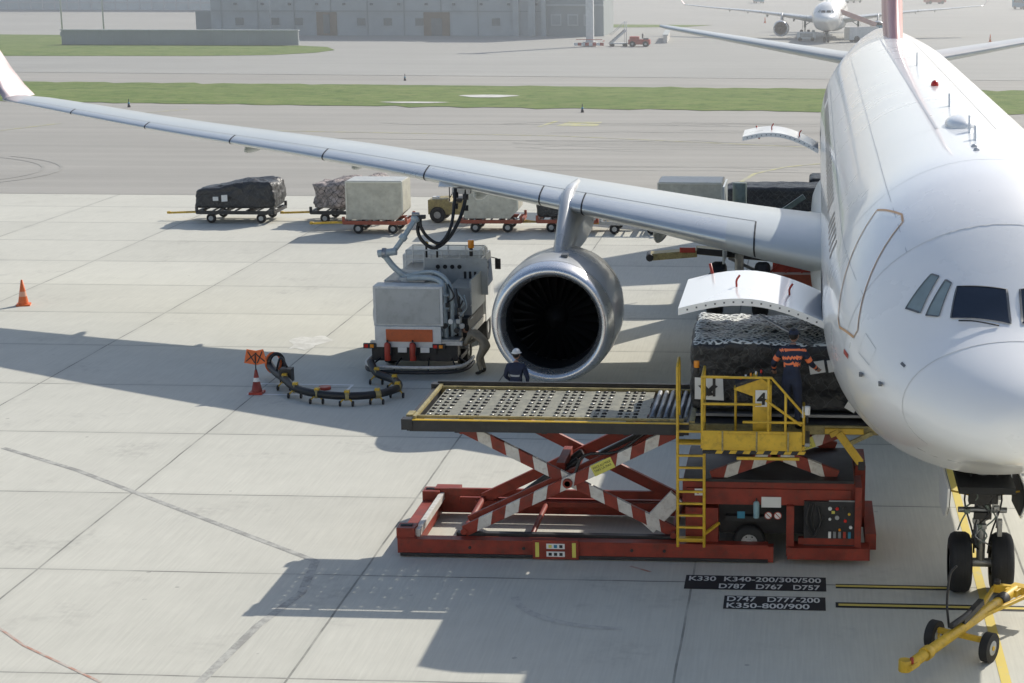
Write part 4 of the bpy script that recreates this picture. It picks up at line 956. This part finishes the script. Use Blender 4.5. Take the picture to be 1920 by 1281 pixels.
b=dolly(3.6,2.2,STEEL,0);cargo_block(b,-2,2,-1.1,1.1,.6,1.6,NETB,NETB,41,.06,.15,20);put(b,'cargo_dolly',-1.0,74.8,0)
b=dolly(3.6,2.2,STEEL,0);cargo_block(b,-1.6,1.9,-1.1,1.1,.6,1.7,NETB,NETB,47,.06,.15,20);put(b,'cargo_dolly',2.0,77.2,0)
b=MB()
b.prism([(-1.2,.35),(1.2,.35),(1.2,1.0),(.3,1.05),(.2,.85),(-.3,.85),(-.4,1.0),(-1.2,.95)],1.2,YELD,'Y',0)
b.box((.5,0,1.25),(.1,1.1,.5),TWHITE);b.box((.1,0,.95),(.4,.9,.12),BLACK);b.cyl((-.35,-.2,1.0),(-.2,-.2,1.25),.02,BLACK,8)
for x in(-.8,.8):
    for y in(-.6,.6): b.lathe([(-.12,.15),(-.12,.3),(0,.34),(.12,.3),(.12,.15)],(x,y,.34),RUB,20,'Y');b.cyl((x,y-.1,.34),(x,y+.1,.34),.15,HUB,12)
for x in(-.3,.7):
    for y in(-.5,.5): b.cyl((x,y,.9),(x,y,1.65),.025,BLACK,6)
b.box((.2,0,1.67),(1.2,1.2,.06),TWHITE);b.box((-.9,-.3,1.02),(.3,.25,.1),LABW)
b.build('baggage_tractor',loc=(-14.2,74.6,0),bevel=.02)
b=MB()
b.beam((-2.6,0,1.7),(2.6,.3,1.15),.9,.16,YELD);b.beam((-2.6,-.46,1.74),(2.6,-.16,1.2),.06,.2,BLACK)
b.beam((-4.1,0,1.5),(-2.6,0,1.62),.6,.22,YELD);b.cyl((-4.1,-.4,1.5),(-4.1,.4,1.5),.12,BLACK,12)
b.box((1.6,.2,.75),(3.6,1.6,.5),CRED);b.box((1.0,-.4,1.3),(2.4,.1,.5),REDB);b.box((2.4,.2,1.35),(1.2,1.2,.8),CRED)
for x in(0,.5,1.0,1.5): b.beam((x-.3,-.5,1.05),(x+.3,-.5,1.6),.06,.06,REDB)
for x in(.4,2.8):
    for y in(-.6,.95): b.lathe([(-.12,.15),(-.12,.32),(0,.36),(.12,.32),(.12,.15)],(x,y,.36),RUB,20,'Y');b.cyl((x,y-.1,.36),(x,y+.1,.36),.16,HUB,12)
b.beam((-1.6,.0,1.45),(0,.0,.7),.1,.1,STEEL);b.box((-2.9,-.35,1.75),(.5,.1,.16),REDB)
b.build('belt_loader',loc=(-.65,57.2,0),rot=(0,0,.05),bevel=.015)

# ---------------------------------------------------------------- tow bar
b=MB()
a=Vector((1.75,25.9,.42));e=Vector((3.75,29.2,.5));d=(e-a)
b.cyl(a,a+d*.97,.085,YEL,14);b.cyl(a+d*.12,a+d*.16,.11,YEL,14);b.cyl(a+d*.8,a+d*.86,.11,BLACK,14)
b.box(a,(.26,.2,.08),YEL,(0,0,math.atan2(d.y,d.x)));b.cyl(a+Vector((-.08,-.05,-.08)),a+Vector((-.08,-.05,.1)),.1,YEL,12);b.cyl(a+Vector((.02,-.06,.04)),a+Vector((.02,-.06,.14)),.03,REDB,8)
q=a+d*.45;n_=Vector((d.y,-d.x,0)).normalized()
b.beam(q-n_*.45+Vector((0,0,-.12)),q+n_*.45+Vector((0,0,-.12)),.08,.08,YEL);b.beam(q,q+Vector((0,0,-.14)),.12,.12,YEL)
for s_ in(-.48,.48):
    c=q+n_*s_;c.z=.24;ax=n_
    b.cyl(c-ax*.07,c+ax*.07,.24,RUB,24);b.cyl(c-ax*.075,c+ax*.075,.12,HUB,16);b.cyl(c-ax*.09,c+ax*.09,.04,YEL,8)
b.beam(q+Vector((0,0,.1)),q+d*.18+Vector((0,0,.22)),.1,.1,BLACK);b.cyl(q-d*.1+Vector((0,0,.16)),q+d*.12+Vector((0,0,.16)),.05,BLACK,10)
b.tube([q+Vector((-.2,0,.0)),q+Vector((-.24,.05,.4)),q+Vector((-.2,.1,.85)),q+Vector((-.1,.1,1.0))],.02,BLACK,8)
h=a+d*.97
b.box(h,(.4,.22,.12),YEL,(0,0,math.atan2(d.y,d.x)));b.beam(h+Vector((-.35,.1,0)),h+Vector((.35,-.1,0)),.1,.14,YEL);b.cyl(h+Vector((-.3,.1,.02)),h+Vector((-.3,.1,.14)),.06,BLACK,10)
b.beam(q+d*.1,h+Vector((-.35,.1,0)),.06,.06,YEL);b.beam(q+d*.1,h+Vector((.3,-.1,0)),.06,.06,YEL)
b.build('aircraft_tow_bar',bevel=.006)

# ---------------------------------------------------------------- background buildings
BL=empty('concrete_service_building')
b=MB()
b.box((-58.25,257,7),(46.5,14,14),CONC);b.box((-31,256.5,8),(8,13,16),CONCD);b.box((-35.15,249.8,7),(.6,1.2,14),CONC)
b.box((-83,258,1.6),(4,8,3.2),CONCD)
for k in range(9): b.box((-80+k*5.1,249.93,7),(.12,.12,14),CONCD)
b.box((-58.25,249.9,3.35),(46.4,.14,.12),CONCD)
for k,x in enumerate((-77.5,-72.5,-69.2,-60.5,-56.8,-52.4,-41.8)):
    b.box((x,249.9,1.9),(1.1,.12,1.0),WINB);b.box((x,249.86,1.35),(1.3,.1,.1),CONC)
b.box((-65.3,249.9,1.6),(2.8,.14,3.2),DOORB);b.box((-65.3,249.8,1.6),(.9,.1,2.6),WINB)
b.box((-50.0,249.9,1.6),(3.6,.14,3.2),DOORB);b.box((-50.0,249.8,1.2),(1.5,.1,2.4),WINB)
b.box((-36.8,249.7,7),(1.0,.6,14),CONC);b.box((-39.0,249.7,7),(.8,.6,14),CONC)
for x in(-33.5,-31.2,-29): b.box((x,249.9,2.2),(1.5,.12,1.6),CONC);b.box((x,249.82,2.2),(1.1,.1,1.2),CONCD)
b.box((-31,249.8,4.2),(8,.3,.25),CONC)
for k in range(12):
    b.box((-78+k*3.8,249.85,4.3),(.35,.3,.3),WINB)
b.build('walls_windows_doors',BL,bevel=0)
b=MB();b.box((-76.4,222,.95),(29.6,.6,1.75),CONCD);b.box((-76.4,222,1.85),(29.8,.8,.12),CONC)
for k in range(20): b.box((-91+k*1.55,221.68,.95),(.05,.04,1.75),CONCD)
b.build('concrete_wall')
for x,y in((-101,246),(-94.8,245),(-72,246)):
    b=MB();b.cyl((0,0,0),(0,0,14),.12,POLEW,8,.07);b.box((0,0,.3),(.5,.5,.6),CONC);b.box((0,-.5,13.8),(.4,1.2,.15),STEEL);b.build('street_lamp',loc=(x,y,0))
b=MB();b.box((0,0,7),(.9,.9,14),POLEW);b.box((0,0,.3),(1.6,1.6,.6),SWHITE)
for k in range(8): b.box((-1.6+k*.45,-1.1,.35),(.45,.15,.35),REDB if k%2 else LABW)
b.box((0,-1.1,.9),(3.2,.08,.08),REDB);b.box((1.7,-.4,.7),(.08,1.4,.1),REDB);b.box((0,0,14.2),(3,1,.4),STEEL)
b.build('light_mast',loc=(-25.6,221.5,0))
b=MB()
for s_ in(-.5,.5): b.beam((-1,s_,.4),(.9,s_,2.0),.08,.2,POLEW);b.cyl((.9,s_,.3),(.9,s_,3.0),.04,POLEW,6);b.tube([(-1,s_,1.4),(.9,s_,3.0)],.03,POLEW,6,1)
for k in range(8): b.box((-1+k*.25,0,.45+k*.21),(.28,1,.05),STEEL)
for x in(-.8,.8): b.cyl((x,-.6,.2),(x,.6,.2),.2,RUB,12)
b.box((0,0,.4),(2.2,1.1,.12),POLEW);b.build('boarding_stairs_cart',loc=(-22.2,222,0),rot=(0,0,.3))
def tug(loc,m,rot=0,s=1):
    b=MB();b.box((0,0,.6),(2.6,1.4,.6),m);b.box((-.6,0,1.05),(1.1,1.3,.4),m);b.box((.4,0,1.3),(.1,1.2,.6),BLACK);b.box((.8,0,.95),(.6,1.1,.2),BLACK)
    for x in(-.8,.8):
        for y in(-.7,.7): b.cyl((x,y-.1,.36),(x,y+.1,.36),.36,RUB,16);b.cyl((x,y-.12,.36),(x,y+.12,.36),.15,HUB,10)
    return b.build('tow_tractor',loc=loc,rot=(0,0,rot),bevel=.03)
tug((-19.6,221.5,0),REDB)
def catering(loc,s,rot):
    b=MB();b.box((.6,0,1.1),(4,1.9,1.6),TWHITE);b.prism([(-1.5,.5),(-1.5,2.1),(-2.4,2.0),(-2.9,1.3),(-2.95,.5)],1.9,LABB,'Y',0);b.box((-2.4,0,1.6),(.7,1.92,.5),GLASS)
    b.beam((-1.2,0,2.2),(3.6,0,3.9),1.2,.5,mat('stairs_pink',(.5,.3,.27),.5))
    for x in(-2,1.6):
        for y in(-.8,.8): b.cyl((x,y-.15,.42),(x,y+.15,.42),.42,RUB,16)
    return b.build('boarding_stairs_truck',loc=loc,rot=(0,0,rot),scale=s,bevel=.02)
catering((8.2,236,0),1.0,R(200))
def van(loc,rot=0,m=TWHITE):
    b=MB();b.prism([(-2.4,.4),(-2.4,1.1),(-1.7,1.3),(-1.1,2.1),(2.4,2.1),(2.4,.4)],1.8,m,'Y',0);b.prism([(-1.5,1.35),(-1.05,1.9),(1.8,1.9),(1.8,1.35)],1.82,GLASS,'Y',0)
    for x in(-1.5,1.5):
        for y in(-.8,.8): b.cyl((x,y-.12,.36),(x,y+.12,.36),.36,RUB,16)
    return b.build('service_van',loc=loc,rot=(0,0,rot),bevel=.03)
b=MB();b.box((0,0,.75),(2.4,1.3,.9),TWHITE);b.box((0,-.66,.8),(1.6,.03,.5),STEEL);b.box((.9,0,1.3),(.4,1.0,.25),TGREY)
for x in(-.8,.8): b.cyl((x,-.65,.28),(x,.65,.28),.28,RUB,14)
b.beam((-1.2,0,.4),(-2.2,0,.3),.08,.08,STEEL);b.build('ground_power_unit',loc=(.6,237,0),bevel=.03)
for k,(x,y) in enumerate(((48,330),(56,345),(64,335),(45,380),(70,390),(30,420),(12,430),(-10,425))): van((x,y,0),k*.7,[TWHITE,REDB,SILV,LABB][k%4])
b=MB();b.box((0,0,.5),(.5,16,1.0),SWHITE);b.box((0,0,1.05),(.7,16,.1),CONC);b.build('blast_barrier_wall',loc=(-17.5,238,0),rot=(0,0,.05))
b=MB();b.box((0,0,6),(75,14,12),FARG)
for k in range(30): b.box((-36+k*2.5,-7.05,6),(.25,.15,12),POLEW)
for z in(1.5,4.5,7.5): b.box((0,-7.08,z),(75,.2,.3),POLEW)
b.build('distant_terminal_building',loc=(-140,372,0))
b=MB()
for x,w_,h_ in((0,60,9),(75,50,12),(140,60,8)): b.box((x,0,h_/2),(w_,25,h_),FARG);b.box((x,-12.7,h_*.4),(w_*.8,.3,h_*.6),CONC)
b.build('distant_hangar_building',loc=(60,700,0))
b=MB();TP=mat('terminal_facade_panel',(.60,.60,.57),.6,0,.04,.3);TGL=mat('terminal_window',(.05,.07,.08),.1)
b.box((0,-11.2,8.5),(160,18,17),TP)  # Unseen terminal behind the camera, added to bounce sunlight onto the nose
for k in range(26):
    b.box((-75+k*6,-2.1,14.0),(4.6,.12,1.5),TGL)
for z in(4.2,8.4,12.6): b.box((0,-2.05,z),(160,.3,.25),CONC)
for k in range(27): b.box((-78+k*6,-2.0,8.5),(.35,.4,17),TP)
for k in range(9): b.box((-60+k*15,-2.1,1.8),(4,.12,3.2),CONCD)
b.build('terminal_building')
b=MB();b.box((0,500,35),(2400,880,69.8),HAZE);b.build('atmospheric_haze')

# ---------------------------------------------------------------- people
def person(name,loc,heading,pose,cols,hat=None,height=1.75):
    J={'pelvis':(0,0,.95),'spine':(0,0,1.14),'chest':(0,0,1.34),'neck':(0,0,1.5),'headb':(0,-.01,1.58)}
    for s_,k in((-1,'L'),(1,'R')):
        J.update({'sh'+k:(s_*.185,0,1.43),'el'+k:(s_*.25,.02,1.15),'wr'+k:(s_*.26,-.08,.9),'hp'+k:(s_*.095,0,.9),'kn'+k:(s_*.11,-.03,.5),'an'+k:(s_*.11,.02,.09),'to'+k:(s_*.13,-.15,.045)})
    J.update(pose)
    rad={'pelvis':.15,'spine':.13,'chest':.155,'neck':.06,'headb':.055}
    for k in'LR': rad.update({'sh'+k:.08,'el'+k:.055,'wr'+k:.036,'hp'+k:.105,'kn'+k:.07,'an'+k:.05,'to'+k:.042})
    names=list(J);ED=[('pelvis','spine'),('spine','chest'),('chest','neck'),('neck','headb')]
    for k in'LR': ED+=[('chest','sh'+k),('sh'+k,'el'+k),('el'+k,'wr'+k),('pelvis','hp'+k),('hp'+k,'kn'+k),('kn'+k,'an'+k),('an'+k,'to'+k)]
    me=bpy.data.meshes.new('tmp');me.from_pydata([J[n_] for n_ in names],[(names.index(a),names.index(b_)) for a,b_ in ED],[])
    ob=bpy.data.objects.new('tmp',me);scene.collection.objects.link(ob)
    sm=ob.modifiers.new('s','SKIN');
    for i,n_ in enumerate(names):
        sv=me.skin_vertices[0].data[i];sv.radius=(rad[n_],rad[n_]*(.8 if n_ in('pelvis','spine','chest') else 1));sv.use_root=(n_=='pelvis')
    su=ob.modifiers.new('u','SUBSURF');su.levels=3
    dg=bpy.context.evaluated_depsgraph_get();dg.update();m2=bpy.data.meshes.new_from_object(ob.evaluated_get(dg))
    b=MB();V=[v.co.copy() for v in m2.vertices];groups={}
    def seg(p):
        best=None
        for a,c in ED:
            A_=Vector(J[a]);C_=Vector(J[c]);t=max(0,min(1,(p-A_).dot(C_-A_)/(C_-A_).length_squared));dd=(p-(A_+(C_-A_)*t)).length
            if best is None or dd<best[0]: best=(dd,a,c,t)
        return best
    pl,ck=Vector(J['spine']),Vector(J['neck']);ax=(ck-pl);bw_=cols.get('bands',((.12,.30),(.62,.80)))
    for p in m2.polygons:
        c=p.center;_,a,e_,t=seg(c);m_=cols['top']
        if a[:2] in('kn','hp') or e_[:2]=='hp': m_=cols['legs']
        if a[:2]=='an' or (a[:2]=='kn' and t>.82): m_=BOOT
        if e_=='headb': m_=SKIN if t>.4 else cols['top']
        if e_[:2]=='wr' and t>.95: m_=SKIN
        bd=cols.get('band')
        if bd:
            torso=a in('spine','chest','pelvis') and e_[:2] not in('hp',)
            u=(c-pl).dot(ax)/ax.length_squared
            if torso and any(q0<u<q1 for q0,q1 in bw_): m_=bd
            if len(bw_)>1:
                if a[:2]=='el' and .35<t<.6: m_=bd
                if a[:2]=='sh' and .45<t<.75: m_=bd
        groups.setdefault(m_,[]).append(tuple(p.vertices))
    for m_,F in groups.items():
        us=sorted({i for f_ in F for i in f_});mp={o:i for i,o in enumerate(us)};b.add([V[i] for i in us],[tuple(mp[i] for i in f_) for f_ in F],m_,True)
    bpy.data.objects.remove(ob);bpy.data.meshes.remove(m2)
    hb=Vector(J['headb'])
    hc=hb+(Vector(J['headb'])-Vector(J['neck'])).normalized()*.12+Vector((0,-.015,0))
    b.ell(hc,(.076,.095,.118),SKIN,20);b.ell(hc+Vector((0,-.03,-.055)),(.055,.065,.06),SKIN,14);b.ell(hc+Vector((0,-.1,-.015)),(.014,.022,.028),SKIN,8)
    for s_ in(-1,1): b.ell(hc+Vector((s_*.078,.005,-.01)),(.012,.022,.032),SKIN,8);b.ell(hc+Vector((s_*.03,-.086,.012)),(.012,.008,.007),LABW,8);b.ell(hc+Vector((s_*.03,-.093,.012)),(.006,.004,.006),BLACK,6)
    b.ell(hc+Vector((0,-.086,-.06)),(.026,.01,.007),mat('lips',(.35,.13,.1),.5),8)
    b.ell(hc+Vector((0,.02,.02)),(.081,.09,.112),HAIR,18)
    if hat=='helmet': b.ell(hc+Vector((0,.005,.035)),(.098,.118,.115),HELM,22,half=True);b.lathe([(0,.1),(.012,.125),(.02,.098)],(hc.x,hc.y-.005,hc.z+.03),HELM,22,'Z')
    if hat=='cap': b.ell(hc+Vector((0,.005,.03)),(.09,.106,.1),NAVY,20,half=True);b.ell(hc+Vector((0,-.12,.035)),(.06,.07,.012),NAVY,14)
    for k,s_ in(('L',-1),('R',1)):
        wr=Vector(J['wr'+k]);el=Vector(J['el'+k]);d=(wr-el).normalized();side=d.cross(Vector((0,-1,.01))).normalized()*1.0
        if side.length<.1: side=Vector((1,0,0))
        nrm=side.cross(d).normalized()
        b.tube([wr-d*.01,wr+d*.03,wr+d*.08,wr+d*.1],.03,SKIN,10,2,rs=[.028,.036,.038,.03])
        for i in range(4):
            o=wr+d*.09+side*(-.027+.018*i);ln=[.06,.075,.07,.055][i]
            b.tube([o,o+d*ln*.45,o+d*ln*.8+nrm*.015,o+d*ln*.92+nrm*.03],.009,SKIN,6,2,rs=[.0095,.009,.008,.006])
        o=wr+d*.035+side*-.03;b.tube([o,o+d*.03-side*.025,o+d*.06-side*.03+nrm*.01],.01,SKIN,6,2,rs=[.012,.01,.007])
    return b.build(name,loc=loc,rot=(0,0,heading),scale=height/1.75,fixn=True)
person('ground_worker',(-6.6,41.2,0),R(170),{'elL':(-.27,-.02,1.17),'wrL':(-.2,-.2,1.0),'elR':(.27,-.02,1.17),'wrR':(.18,-.22,1.02)},{'top':NAVY,'legs':NAVY,'band':REFL,'bands':((.18,.27),)},'helmet',1.78)
person('ground_worker',(-.1,31.25,2.62),R(165),{'chest':(.02,-.08,1.33),'neck':(.03,-.13,1.48),'headb':(.03,-.16,1.55),'shL':(-.18,-.1,1.41),'shR':(.2,-.08,1.41),'elL':(-.3,-.2,1.17),'wrL':(-.34,-.42,1.05),'elR':(.36,-.1,1.18),'wrR':(.4,-.3,1.0)},{'top':NAVY,'legs':NAVY,'band':HVORANGE,'bands':((.05,.18),(.36,.48),(.72,.86))},'cap',1.78)
person('ground_worker',(-8.35,46.5,0),R(250),{'pelvis':(0,.12,.82),'spine':(0,.02,.98),'chest':(0,-.16,1.1),'neck':(0,-.3,1.17),'headb':(0,-.36,1.19),'shL':(-.18,-.24,1.13),'shR':(.18,-.24,1.13),'elL':(-.24,-.36,.88),'wrL':(-.2,-.55,.78),'elR':(.24,-.36,.88),'wrR':(.2,-.56,.82),'hpL':(-.1,.12,.8),'hpR':(.1,.12,.8),'knL':(-.13,-.1,.46),'knR':(.14,-.05,.46)},{'top':KHAKI,'legs':KHAKI},None,1.72)
